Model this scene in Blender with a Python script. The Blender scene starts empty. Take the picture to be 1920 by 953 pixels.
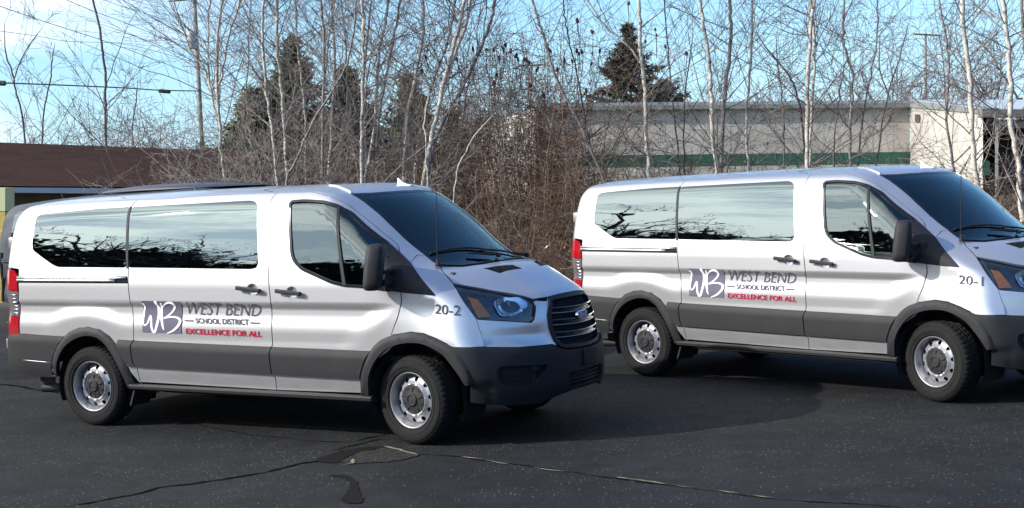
import bpy, bmesh, math, random
import numpy as np
from mathutils import Vector, Matrix
from mathutils.geometry import delaunay_2d_cdt
R=math.radians
sc=bpy.context.scene
COL=sc.collection

# ------------------------------------------------------------------ materials
def newmat(name):
    m=bpy.data.materials.new(name);m.use_nodes=True
    nt=m.node_tree
    for n in list(nt.nodes): nt.nodes.remove(n)
    out=nt.nodes.new('ShaderNodeOutputMaterial')
    return m,nt,out
def nd(nt,t,**kw):
    n=nt.nodes.new(t)
    for k,v in kw.items():
        if k in n.inputs: n.inputs[k].default_value=v
        else: setattr(n,k,v)
    return n
def noise(nt,scale,detail=4,vec=None,rough=.55,dist=0):
    n=nt.nodes.new('ShaderNodeTexNoise');n.inputs['Scale'].default_value=scale;n.inputs['Detail'].default_value=detail
    n.inputs['Roughness'].default_value=rough;n.inputs['Distortion'].default_value=dist
    if vec: nt.links.new(vec,n.inputs['Vector'])
    return n
def ramp(nt,fac,stops):
    r=nt.nodes.new('ShaderNodeValToRGB');e=r.color_ramp.elements
    while len(e)<len(stops): e.new(.5)
    for i,(p,c) in enumerate(stops):
        e[i].position=p;e[i].color=(*c,1) if len(c)==3 else c
    nt.links.new(fac,r.inputs['Fac']);return r
def mapping(nt,scale=(1,1,1),coord='Object',rot=(0,0,0)):
    tc=nt.nodes.new('ShaderNodeTexCoord');mp=nt.nodes.new('ShaderNodeMapping')
    mp.inputs['Scale'].default_value=scale;mp.inputs['Rotation'].default_value=rot
    nt.links.new(tc.outputs[coord],mp.inputs['Vector']);return mp.outputs['Vector']
def simple(name,col,rough=.6,metal=0,var=.12,vscale=6,bump=0,bscale=60,coat=0,coat_rough=.05,spec=.5,ior=None):
    m,nt,out=newmat(name)
    b=nd(nt,'ShaderNodeBsdfPrincipled',Roughness=rough,Metallic=metal)
    b.inputs['Specular IOR Level'].default_value=spec
    b.inputs['Coat Weight'].default_value=coat;b.inputs['Coat Roughness'].default_value=coat_rough
    v=mapping(nt);n=noise(nt,vscale,5,v)
    c0=[max(0,c*(1-var)) for c in col];c1=[min(1,c*(1+var)) for c in col]
    r=ramp(nt,n.outputs['Fac'],[(.3,c0),(.7,c1)])
    nt.links.new(r.outputs['Color'],b.inputs['Base Color'])
    if bump:
        n2=noise(nt,bscale,6,v);bp=nd(nt,'ShaderNodeBump',Strength=bump,Distance=.01)
        nt.links.new(n2.outputs['Fac'],bp.inputs['Height']);nt.links.new(bp.outputs['Normal'],b.inputs['Normal'])
    nt.links.new(b.outputs['BSDF'],out.inputs['Surface']);return m
M={}
def paint(name,col,metal,rough,coat=.6):
    m,nt,out=newmat(name)
    b=nd(nt,'ShaderNodeBsdfPrincipled',Roughness=rough,Metallic=metal)
    b.inputs['Coat Weight'].default_value=coat;b.inputs['Coat Roughness'].default_value=.04
    v=mapping(nt)
    n=noise(nt,900,2,v);r=ramp(nt,n.outputs['Fac'],[(.35,[c*.93 for c in col]),(.65,[min(1,c*1.06) for c in col])])
    nt.links.new(r.outputs['Color'],b.inputs['Base Color'])
    n2=noise(nt,3.5,3,v);bp=nd(nt,'ShaderNodeBump',Strength=.05,Distance=.006)
    nt.links.new(n2.outputs['Fac'],bp.inputs['Height']);nt.links.new(bp.outputs['Normal'],b.inputs['Normal'])
    # a little road dust low on the body
    s_=nt.nodes.new('ShaderNodeSeparateXYZ');nt.links.new(v,s_.inputs[0])
    mr=nd(nt,'ShaderNodeMapRange');nt.links.new(s_.outputs['Z'],mr.inputs['Value']);mr.inputs['From Min'].default_value=.95;mr.inputs['From Max'].default_value=.40;mr.inputs['To Max'].default_value=.32
    dn=noise(nt,7,6,mapping(nt,(.6,1,2.2)),.7);dr_=ramp(nt,dn.outputs['Fac'],[(.38,(0,0,0)),(.75,(1,1,1))])
    ml_=nt.nodes.new('ShaderNodeMath');ml_.operation='MULTIPLY';nt.links.new(mr.outputs[0],ml_.inputs[0]);nt.links.new(dr_.outputs['Color'],ml_.inputs[1])
    mxd=nd(nt,'ShaderNodeMix',data_type='RGBA');nt.links.new(ml_.outputs[0],mxd.inputs['Factor']);nt.links.new(r.outputs['Color'],mxd.inputs['A']);mxd.inputs['B'].default_value=(.30,.28,.25,1);nt.links.new(mxd.outputs['Result'],b.inputs['Base Color'])
    nt.links.new(b.outputs['BSDF'],out.inputs['Surface']);return m
M['paint']=paint('silver_paint',(.64,.635,.635),.76,.34)
M['dark_paint']=paint('graphite_paint',(.014,.018,.027),.1,.45,.12)
M['plastic']=simple('dark_grey_plastic',(.016,.0155,.017),.6,0,.10,8,.25,450,spec=.28)
M['bumper']=simple('bumper_plastic',(.013,.0145,.017),.55,0,.10,8,.25,450,spec=.25)
M['gloss_black']=simple('gloss_black_trim',(.012,.012,.014),.18,0,.1,8)
M['black']=simple('matt_black',(.008,.008,.009),.8,0,.1,8)
M['rubber']=simple('tyre_rubber',(.010,.0095,.009),.85,0,.22,14,.35,160,spec=.25)
M['steel']=simple('painted_steel_wheel',(.31,.31,.325),.38,.55,.08,30)
M['chrome']=simple('chrome',(.88,.89,.91),.14,1,.03,8)
M['red']=simple('red_lens',(.30,.005,.010),.15,0,.15,40,coat=1)
M['amber']=simple('amber_lens',(.90,.27,.045),.2,0,.18,60,coat=1)
M['clearlens']=simple('pale_lens',(.17,.14,.155),.15,.3,.3,50,coat=1)
M['hl_back']=simple('headlight_bezel',(.10,.11,.125),.3,.4,.35,12,coat=.6)
M['reflector']=simple('silvered_reflector',(.88,.89,.92),.12,.92,.03,8)
M['bar_edge']=simple('bar_edge',(.16,.165,.175),.3,.3,.1,8)
M['decal_grey']=simple('grey_vinyl_lettering',(.075,.07,.09),.75,0,.05,8,spec=.06)
M['decal_purple']=simple('purple_grey_vinyl',(.115,.105,.14),.7,0,.05,8,spec=.12)
M['decal_white']=simple('white_vinyl',(.80,.80,.80),.35,0,.02,8)
M['decal_red']=simple('red_vinyl',(.36,.012,.04),.75,0,.05,8,spec=.06)
M['blue']=simple('blue_enamel',(.02,.06,.22),.15,0,.05,8,coat=1)
M['seat']=simple('seat_cloth',(.055,.056,.062),.85,0,.2,30)
M['interior']=simple('interior_trim',(.028,.028,.03),.8,0,.1,10)
def glass(name,tint,ior,ripple,rscale):
    m,nt,out=newmat(name)
    tr=nd(nt,'ShaderNodeBsdfTransparent');tr.inputs['Color'].default_value=(*tint,1)
    gl=nd(nt,'ShaderNodeBsdfGlossy',Roughness=.012);gl.inputs['Color'].default_value=(.86,1,.93,1)
    fr=nd(nt,'ShaderNodeFresnel',IOR=ior)
    v=mapping(nt,(.5,1,rscale));n=noise(nt,1.7,2,v,dist=.6)
    bp=nd(nt,'ShaderNodeBump',Strength=ripple,Distance=.02)
    nt.links.new(n.outputs['Fac'],bp.inputs['Height'])
    nt.links.new(bp.outputs['Normal'],gl.inputs['Normal'])
    mx=nd(nt,'ShaderNodeMixShader')
    nt.links.new(fr.outputs['Fac'],mx.inputs[0]);nt.links.new(tr.outputs[0],mx.inputs[1]);nt.links.new(gl.outputs[0],mx.inputs[2])
    nt.links.new(mx.outputs[0],out.inputs['Surface']);return m
M['glass_dark']=glass('privacy_glass',(.05,.06,.06),2.45,.05,5)
M['glass_side']=glass('side_glass',(.24,.28,.27),2.0,.08,5)
M['glass_ws']=glass('windscreen_glass',(.60,.66,.68),1.8,.03,1)
M['glass_lamp']=glass('lamp_lens',(.95,.96,.97),1.4,.02,1)

# ------------------------------------------------------------------ object helpers
def link(o,parent=None):
    COL.objects.link(o)
    if parent is not None: o.parent=parent
    return o
def tagit(o,label=None,cat=None,group=None,kind=None):
    if label:o['label']=label
    if cat:o['category']=cat
    if group:o['group']=group
    if kind:o['kind']=kind
    return o
def empty(name,loc=(0,0,0),rz=0,label=None,cat=None,group=None):
    o=bpy.data.objects.new(name,None);o.empty_display_size=.3;link(o);o.location=loc;o.rotation_euler=(0,0,rz)
    return tagit(o,label,cat,group)
def mk(name,V,F,mat,parent=None,smooth=True,normals=None,mats=None,mi=None):
    me=bpy.data.meshes.new(name)
    me.from_pydata([tuple(map(float,v)) for v in V],[],[tuple(int(i) for i in f) for f in F]);me.update()
    if mats:
        for m in mats:me.materials.append(m)
    else: me.materials.append(mat)
    if mi is not None: me.polygons.foreach_set('material_index',np.asarray(mi,np.int32))
    me.polygons.foreach_set('use_smooth',np.full(len(me.polygons),smooth))
    if normals is not None:
        me.normals_split_custom_set([tuple(map(float,n)) for n in normals])
    o=bpy.data.objects.new(name,me);return link(o,parent)
def mk_np(name,V,quads,mat,parent=None,smooth=True,tris=None):
    """big meshes straight from numpy"""
    me=bpy.data.meshes.new(name);V=np.asarray(V,np.float32)
    me.vertices.add(len(V));me.vertices.foreach_set('co',V.ravel())
    Q=np.asarray(quads,np.int32);n=Q.shape[1]
    me.loops.add(Q.size);me.loops.foreach_set('vertex_index',Q.ravel())
    me.polygons.add(len(Q));me.polygons.foreach_set('loop_start',np.arange(0,Q.size,n,dtype=np.int32))
    try: me.polygons.foreach_set('loop_total',np.full(len(Q),n,np.int32))
    except Exception: pass
    me.polygons.foreach_set('use_smooth',np.full(len(Q),smooth))
    me.update(calc_edges=True);me.validate();me.materials.append(mat)
    o=bpy.data.objects.new(name,me);return link(o,parent)
class MB:
    def __init__(s):s.V=[];s.F=[]
    def add(s,V,F):
        b=len(s.V);s.V+= [tuple(v) for v in V];s.F+=[tuple(i+b for i in f) for f in F];return s
    def box(s,c,d,bev=.0,M_=None):
        bm=bmesh.new();bmesh.ops.create_cube(bm,size=1)
        for v in bm.verts:v.co=Vector((v.co.x*d[0],v.co.y*d[1],v.co.z*d[2]))
        if bev:bmesh.ops.bevel(bm,geom=bm.edges[:],offset=bev,segments=2,affect='EDGES',profile=.5)
        for v in bm.verts:
            if M_ is not None:v.co=M_@v.co
            v.co+=Vector(c)
        s.bm(bm);return s
    def bm(s,bm):
        bm.verts.ensure_lookup_table();bm.verts.index_update()
        s.add([v.co[:] for v in bm.verts],[[v.index for v in f.verts] for f in bm.faces]);bm.free();return s
    def tube(s,P,r,n=8,cap=True):
        P=[Vector(p) for p in P]
        rr=r if hasattr(r,'__len__') else [r]*len(P);b=len(s.V)
        ref=None
        for i,p in enumerate(P):
            t=(P[min(i+1,len(P)-1)]-P[max(i-1,0)]).normalized()
            if ref is None: ref=Vector((0,0,1)) if abs(t.z)<.9 else Vector((1,0,0))
            u=(ref-t*ref.dot(t)).normalized();w=t.cross(u);ref=u
            for k in range(n):
                a=2*math.pi*k/n;s.V.append(tuple(p+(u*math.cos(a)+w*math.sin(a))*rr[i]))
        for i in range(len(P)-1):
            for k in range(n):
                s.F.append((b+i*n+k,b+i*n+(k+1)%n,b+(i+1)*n+(k+1)%n,b+(i+1)*n+k))
        if cap:
            s.F.append(tuple(b+k for k in range(n))[::-1]);s.F.append(tuple(b+(len(P)-1)*n+k for k in range(n)))
        return s
    def lathe(s,prof,n=48,axis='y',closed=False):
        """prof: (r, o) with o along -y (outwards)"""
        b=len(s.V);m=len(prof)
        for k in range(n):
            a=2*math.pi*k/n
            for r,o in prof:s.V.append((r*math.cos(a),-o,r*math.sin(a)))
        for k in range(n):
            for i in range(m-1 if not closed else m):
                j=(i+1)%m;k2=(k+1)%n
                s.F.append((b+k*m+i,b+k*m+j,b+k2*m+j,b+k2*m+i))
        return s
    def build(s,name,mat,parent=None,smooth=False,angle=None):
        o=mk(name,s.V,s.F,mat,parent,smooth)
        bm=bmesh.new();bm.from_mesh(o.data);bmesh.ops.recalc_face_normals(bm,faces=bm.faces[:])
        if angle is not None:
            for e in bm.edges:
                if len(e.link_faces)==2 and e.calc_face_angle(0)>R(angle): e.smooth=False
        bm.to_mesh(o.data);bm.free()
        if angle is not None: o.data.polygons.foreach_set('use_smooth',np.full(len(o.data.polygons),True))
        return o

# ------------------------------------------------------------------ van body surface (implicit) 
def ss(a,b,x):
    t=np.clip((x-a)/(b-a),0,1);return t*t*(3-2*t)
def _pc(P):
    # monotone-ish cubic resample of control points -> dense table
    P=np.array(P,float);x,y=P[:,0],P[:,1];d=np.diff(y)/np.diff(x);m=np.r_[d[0],np.where(d[1:]*d[:-1]>0,2*d[1:]*d[:-1]/(d[1:]+d[:-1]+1e-12),0),d[-1]]
    X=np.linspace(x[0],x[-1],1200);i=np.clip(np.searchsorted(x,X,side='right')-1,0,len(x)-2);h=x[i+1]-x[i];t=(X-x[i])/h
    Y=(2*t**3-3*t**2+1)*y[i]+(t**3-2*t**2+t)*h*m[i]+(-2*t**3+3*t**2)*y[i+1]+(t**3-t**2)*h*m[i+1]
    return X,Y
WZ=_pc([(.2,.94),(.40,.982),(.54,1.011),(.76,1.022),(1.0,1.035),(1.22,1.034),(1.36,1.020),(1.5,1.000),(1.7,.959),(1.9,.902),(2.05,.85),(2.3,.75)])
TX=_pc([(-1.3,1.955),(-1.1,1.980),(-.5,2.012),(.5,2.036),(1.6,2.052),(2.3,2.050),(2.62,2.015),(2.80,1.950),(3.0,1.82),(3.50,1.43),(3.62,1.385),(3.9,1.335),(4.1,1.24),(4.25,1.10),(4.5,.75)])
FZ=_pc([(.1,4.20),(.3,4.28),(.45,4.33),(.62,4.335),(.72,4.325),(.80,4.305),(.95,4.285),(1.05,4.25),(1.12,4.20),(1.2,4.08),(1.5,3.6)])
RZ=_pc([(.1,-1.10),(.5,-1.135),(.72,-1.125),(1.0,-1.095),(1.3,-1.09),(1.6,-1.06),(2.1,-.94)])
def W(x,z):
    w=np.interp(z,*WZ)
    # plan taper front and rear
    w=w-.10*ss(-.75,-1.35,x)*1.0
    w=w-.055*ss(2.9,3.7,x)*ss(.75,1.1,z)-.02*ss(3.2,4.,x)
    # wheel arch flares and door recess
    rr=np.hypot(x,z-.35);rf=np.hypot(x-3.3,z-.35)
    band=ss(1.105,1.055,z)*(1-.85*ss(1.02,.86,z))*ss(.74,.80,z)
    diag=ss(3.18,2.92,x+ (z-1.05)*-1.0)      # front end of the recess slants
    rec=band*diag*ss(.60,.76,rr)*ss(-1.12,-1.0,x)
    fl=ss(.72,.50,rf)*ss(3.0,3.3,x)*.008
    return w-.023*rec+fl*0+.004*ss(.8,.62,rf)
def T(x,y):
    y=np.clip(y,-1.3,1.3)
    y2=y*y
    xw=x+.34*y2*ss(2.2,2.75,x)*(1-ss(3.55,3.95,x))
    t=np.interp(xw,*TX)
    cr=np.interp(x,[-1.2,2.3,3.0,3.6,4.2],[.060,.060,.02,.03,.10])
    return t-cr*y2/.64
def Xf(y,z):
    y=np.clip(y,-1.2,1.2)
    k=np.interp(z,[.3,.55,.75,.95,1.2],[.40,.40,.42,.50,.52])
    k4=.09
    return np.interp(z,*FZ)-k*y*y-k4*y**4
def rmax(a,b,r): return np.minimum(np.maximum(a,b),-r)+np.hypot(np.maximum(a+r,0),np.maximum(b+r,0))
def G(p):
    x,y,z=p[...,0],p[...,1],p[...,2];ay=np.abs(y)
    ds=ay-W(x,z)
    e=1e-3;t0=T(x,y);sl=(T(x+e,y)-T(x-e,y))/(2*e)
    dt=(z-t0)/np.sqrt(1+sl*sl)
    df=(x-Xf(y,z))/np.sqrt(1+(.9*np.clip(y,-1.2,1.2))**2)
    dr=-(x-np.interp(z,*RZ)-.10*np.minimum(y*y,1.5))
    r1=np.interp(x,[-1.2,2.3,2.9,3.3,3.7,4.1],[.13,.12,.10,.05,.07,.10])
    g=rmax(ds,dt,r1)
    g=rmax(g,df,.06)
    g=rmax(g,dr,.10)
    return rmax(g,.12-z+0*x,.02)
def grad(p,e=2e-3):
    g=np.stack([(G(p+np.eye(3)[i]*e)-G(p-np.eye(3)[i]*e))/(2*e) for i in range(3)],-1)
    return g/np.linalg.norm(g,axis=-1,keepdims=True)
def cast(o,d,n=90,tmax=None):
    """march rays until surface; returns points, hit, min g"""
    o=np.array(o,float);d=np.array(d,float);t=np.zeros(o.shape[:-1]);mg=np.full(t.shape,9.);mt=t.copy()
    for _ in range(n):
        g=G(o+t[...,None]*d);b=g<mg;mg=np.where(b,g,mg);mt=np.where(b,t,mt)
        t=t+np.where(np.abs(g)>1e-5,np.clip(g*.7,-.3,.3),0)
        if tmax is not None:t=np.minimum(t,tmax)
    g=G(o+t[...,None]*d);hit=np.abs(g)<2e-3
    t=np.where(hit,t,mt)
    return o+t[...,None]*d,hit,mg
def project(o,d):
    p,h,_=cast(o,d,n=70);return p
class ChartS:   # side, rays tilted a little from above
    def __init__(s,deg=18):
        t=R(deg);s.d=np.array([0,math.cos(t),-math.sin(t)]);s.e2=np.array([0,math.sin(t),math.cos(t)])
    def to2(s,P):P=np.asarray(P,float);return np.stack([P[...,0],P@s.e2],-1)
    def to3(s,Q):
        Q=np.asarray(Q,float);o=Q[:,:1]*np.array([[1,0,0]])+Q[:,1:]*s.e2[None]-s.d[None]*1.6
        return project(o,np.broadcast_to(s.d,o.shape))
class ChartT:   # from above, leaning by deg about y
    def __init__(s,deg=0):
        t=R(deg);s.d=-np.array([math.sin(t),0,math.cos(t)]);s.e1=np.array([math.cos(t),0,-math.sin(t)])
    def to2(s,P):P=np.asarray(P,float);return np.stack([P@s.e1,P[...,1]],-1)
    def to3(s,Q):
        Q=np.asarray(Q,float);o=Q[:,:1]*s.e1[None]+Q[:,1:]*np.array([[0,1,0]])-s.d[None]*4.0
        return project(o,np.broadcast_to(s.d,o.shape))
class ChartC:   # around the nose
    cx=2.9
    def to2(s,P):P=np.asarray(P,float);return np.stack([np.arctan2(P[...,1],P[...,0]-s.cx)*1.3,P[...,2]],-1)
    def to3(s,Q):
        Q=np.asarray(Q,float);a=Q[:,0]/1.3;d=-np.stack([np.cos(a),np.sin(a),0*a],-1)
        o=-d*2.2;o[:,0]+=s.cx;o[:,2]=Q[:,1];return project(o,d)
class ChartR:   # rear end
    def to2(s,P):P=np.asarray(P,float);return np.stack([P[...,1],P[...,2]],-1)
    def to3(s,Q):
        Q=np.asarray(Q,float);d=np.array([1.,0,0]);o=np.stack([-2.2+0*Q[:,0],Q[:,0],Q[:,1]],-1)
        return project(o,np.broadcast_to(d,o.shape))
S18,S35,TT,TW,CC,RR=ChartS(18),ChartS(35),ChartT(0),ChartT(30),ChartC(),ChartR()

def inside(Q,poly):
    x,y=Q[:,0],Q[:,1];c=np.zeros(len(Q),bool);n=len(poly)
    for i in range(n):
        x0,y0=poly[i];x1,y1=poly[(i+1)%n]
        if y0==y1: continue
        k=((y0>y)!=(y1>y))&(x<(x1-x0)*(y-y0)/(y1-y0)+x0);c^=k
    return c
def dens(P,h):
    P=np.asarray(P,float);o=[]
    for i in range(len(P)):
        a,b=P[i],P[(i+1)%len(P)];n=max(1,int(math.ceil(np.linalg.norm(b-a)/h)))
        for k in range(n):o.append(a+(b-a)*k/n)
    return np.array(o)
def rnd(P,r,n=4):
    """round the corners of a polygon"""
    P=np.asarray(P,float);o=[]
    for i in range(len(P)):
        a,b,c=P[i-1],P[i],P[(i+1)%len(P)]
        u=a-b;v=c-b;lu,lv=np.linalg.norm(u),np.linalg.norm(v)
        t=min(r,lu*.45,lv*.45);p0=b+u/lu*t;p1=b+v/lv*t
        for k in range(n+1):
            s=k/n;o.append((1-s)**2*p0+2*s*(1-s)*b+s*s*p1)
    return np.array(o)
def area(P): x,y=P[:,0],P[:,1];return .5*np.sum(x*np.roll(y,-1)-np.roll(x,-1)*y)
def inset(P,d):
    P=np.asarray(P,float)
    if area(P)<0:P=P[::-1]
    t=np.roll(P,-1,0)-P;t/=np.linalg.norm(t,axis=1,keepdims=True)+1e-12
    n=np.stack([-t[:,1],t[:,0]],-1);m=n+np.roll(n,1,0);m/=np.maximum(np.linalg.norm(m,axis=1,keepdims=True),.3)
    return P+m*d
def catmull(P,k=5,closed=False):
    P=np.asarray(P,float);n=len(P);o=[]
    for i in range(n if closed else n-1):
        if closed:p=[P[(i+j)%n] for j in(-1,0,1,2)]
        else:p=[P[max(i-1,0)],P[i],P[i+1],P[min(i+2,n-1)]]
        for s in range(k):
            t=s/k;o.append(.5*((2*p[1])+(-p[0]+p[2])*t+(2*p[0]-5*p[1]+4*p[2]-p[3])*t*t+(-p[0]+3*p[1]-3*p[2]+p[3])*t**3))
    if not closed:o.append(P[-1])
    return np.array(o)
def tri2d(outer,holes,grid):
    loops=[outer]+list(holes)
    pts=[];edges=[]
    for L in loops:
        b=len(pts);n=len(L);pts+=[tuple(p) for p in L];edges+=[(b+i,b+(i+1)%n) for i in range(n)]
    if grid:
        lo,hi=outer.min(0),outer.max(0)
        gx,gy=np.meshgrid(np.arange(lo[0]+grid*.5,hi[0],grid),np.arange(lo[1]+grid*.5,hi[1],grid))
        gx=gx+(np.arange(gx.shape[0])%2)[:,None]*grid*.5
        Q=np.stack([gx.ravel(),gy.ravel()],-1);k=inside(Q,outer)
        for h in holes:k&=~inside(Q,h)
        Q=Q[k]
        B=np.array(pts)
        if len(Q):
            keep=np.ones(len(Q),bool)
            for i0 in range(0,len(Q),500):
                d=np.min(np.hypot(Q[i0:i0+500,None,0]-B[None,:,0],Q[i0:i0+500,None,1]-B[None,:,1]),1);keep[i0:i0+500]=d>grid*.35
            Q=Q[keep]
        pts+=[tuple(p) for p in Q]
    v,e,f,_,_,_=delaunay_2d_cdt([Vector(p) for p in pts],edges,[],0,1e-6)
    v=np.array([tuple(p) for p in v]);f=np.array([t for t in f if len(t)==3])
    c=v[f].mean(1);k=inside(c,outer)
    for h in holes:k&=~inside(c,h)
    f=f[k]
    a=v[f];ar=(a[:,1,0]-a[:,0,0])*(a[:,2,1]-a[:,0,1])-(a[:,1,1]-a[:,0,1])*(a[:,2,0]-a[:,0,0])
    f=f[np.abs(ar)>1e-9];ar=ar[np.abs(ar)>1e-9]
    f[ar<0]=f[ar<0][:,::-1]
    used=np.unique(f);mp=-np.ones(len(v),int);mp[used]=np.arange(len(used))
    return v[used],mp[f]
def gradn(P):return grad(P,5e-3)
def patch(name,chart,outer,mat,parent,holes=(),off=0,grid=.05,thick=.022,seg=.03,gap=0,custom=True,is2d=False,mirror=False,offn=None,flat=False):
    """a panel lying on the body surface. outer/holes are 3D points (or 2D chart points)"""
    o2=np.asarray(outer,float) if is2d else chart.to2(outer)
    if area(o2)<0:o2=o2[::-1]
    if gap:o2=inset(o2,gap)
    o2=dens(o2,seg)
    hs=[]
    for h in holes:
        h2=np.asarray(h,float) if is2d else chart.to2(h)
        hs.append(dens(h2,seg))
    v2,f=tri2d(o2,hs,grid)
    P=chart.to3(v2);N=gradn(P)
    if offn is not None: P=P+N*offn(P,v2)[:,None]
    else: P=P+N*off
    # orientation
    t=P[f];fn=np.cross(t[:,1]-t[:,0],t[:,2]-t[:,0]).sum(0)
    if (fn@N[f].sum((0,1)))<0:f=f[:,::-1]
    # boundary edges
    E={}
    for a,b,c in f.tolist():
        for e in((a,b),(b,c),(c,a)):
            E[e]=1
    bd=[e for e in E if (e[1],e[0]) not in E]
    V=[P];F=[list(x) for x in f.tolist()];nl=[]
    if custom:
        for x in F: nl+= [N[i] for i in x]
    if thick:
        ids=sorted({i for e in bd for i in e});mp={i:k for k,i in enumerate(ids)};b=len(P)
        top=P[ids];low=top-N[ids]*thick;V+=[top,low];n=len(ids)
        for a,c in bd:
            q=[b+mp[c],b+mp[a],b+n+mp[a],b+n+mp[c]];F.append(q)
            if custom:
                A,B_,C_=top[mp[c]],top[mp[a]],low[mp[a]];w=np.cross(B_-A,C_-B_);w/=np.linalg.norm(w)+1e-9;nl+=[w]*4
    V=np.concatenate(V)
    def make(V,F,nl):
        ob=mk(name,V,F,mat,parent,True,nl if custom else None)
        if not custom:
            bm=bmesh.new();bm.from_mesh(ob.data);bmesh.ops.remove_doubles(bm,verts=bm.verts[:],dist=1e-5)
            for e in bm.edges:
                if len(e.link_faces)==2 and e.calc_face_angle(0)>R(38): e.smooth=False
            bm.to_mesh(ob.data);bm.free()
        return ob
    ob=make(V,F,nl)
    if mirror:
        V2=V*np.array([1,-1,1]);F2=[x[::-1] for x in F];nl2=[]
        if custom:
            i=0
            for x in F:
                k=len(x);nl2+=[n_*np.array([1,-1,1]) for n_ in nl[i:i+k][::-1]];i+=k
        return ob,make(V2,F2,nl2)
    return ob
def mirror_obj(o,parent,name=None,label=None):
    me=o.data.copy();c=bpy.data.objects.new(name or o.name.split('.')[0],me);link(c,parent)
    n=len(me.vertices);co=np.empty(n*3,np.float32);me.vertices.foreach_get('co',co);co=co.reshape(-1,3);co[:,1]*=-1
    me.vertices.foreach_set('co',co.ravel());me.flip_normals();me.update();return c
def on(P):   # drop a point onto the body along y from the right side
    P=np.atleast_2d(np.asarray(P,float));return S18.to3(S18.to2(P))
REG={}
_mk=mk
def mk(name,V,F,mat,parent=None,smooth=True,normals=None,mats=None,mi=None):
    o=_mk(name,V,F,mat,parent,smooth,normals,mats,mi)
    REG[o.name]=(V,F,mat,normals,smooth) if normals is not None else None
    if REG[o.name] is None: del REG[o.name]
    return o
def ch35(P):P=np.atleast_2d(np.asarray(P,float));return S35.to3(S35.to2(P))
def wq_c_to3(c):return S18.to3(c)
def ws_c3(c):return S18.to3(c)
def cup2(x,z):
    a=np.linspace(0,2*np.pi,25)[:-1];return onxz(np.stack([x+.056*np.cos(a),z+.050*np.sin(a)],-1))
def bowl(x,z,mat,parent):
    V=[];n=24;rings=[(1,.0),(.92,-.006),(.75,-.016),(.5,-.024),(.2,-.027)]
    for s,o in rings:
        a=np.linspace(0,2*np.pi,n+1)[:-1];L=np.stack([x+.0575*s*np.cos(a),z+.0515*s*np.sin(a)],-1);P=onxz(L);P=P+gradn(P)*(o-.0005);V+=list(P)
    F=[]
    for i in range(len(rings)-1):
        for k in range(n):F.append((i*n+k,i*n+(k+1)%n,(i+1)*n+(k+1)%n,(i+1)*n+k))
    F.append(tuple((len(rings)-1)*n+k for k in range(n)))
    o=_mk('handle_cup',V,F,mat,parent,True)
    bm=bmesh.new();bm.from_mesh(o.data);bmesh.ops.recalc_face_normals(bm,faces=bm.faces[:]);bm.to_mesh(o.data);bm.free()
    if np.mean([p.normal.y for p in o.data.polygons])>0:o.data.flip_normals()
    return o
def mirror(parent):
    # tall housing: lofted rounded sections, broad at the top
    m=MB();n=28;secs=[]
    zs=[1.225,1.232,1.25,1.29,1.36,1.45,1.53,1.560,1.575,1.580]
    wd=[.055,.095,.113,.122,.126,.124,.118,.105,.080,.03]
    V=[]
    for z,w in zip(zs,wd):
        t=(z-1.225)/.355;cx=3.11+.02*t;cy=-1.205+.045*t*1;dep=.075*(w/.126)
        for k in range(n):
            a=2*math.pi*k/n;c,s=math.cos(a),math.sin(a)
            u=math.copysign(abs(c)**.55,c)*w;v=math.copysign(abs(s)**.55,s)*dep
            # glass faces rearwards; housing is turned outwards
            ph=R(-62);V.append((cx+u*math.cos(ph)-v*math.sin(ph)*1.0,cy+u*math.sin(ph)+v*math.cos(ph),z))
    k_=len(zs)
    F=[(i*n+k,i*n+(k+1)%n,(i+1)*n+(k+1)%n,(i+1)*n+k) for i in range(k_-1) for k in range(n)]
    F+= [tuple(range(n)),tuple(range((k_-1)*n,k_*n))]
    m.add(V,F)
    m.box((3.15,-1.07,1.275),(.09,.16,.05),.015);m.box((3.16,-1.07,1.36),(.05,.14,.03),.01)
    m.box((3.165,-.99,1.30),(.14,.05,.17),.02)
    return m.build('door_mirror',M['plastic'],parent,angle=35)
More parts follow.
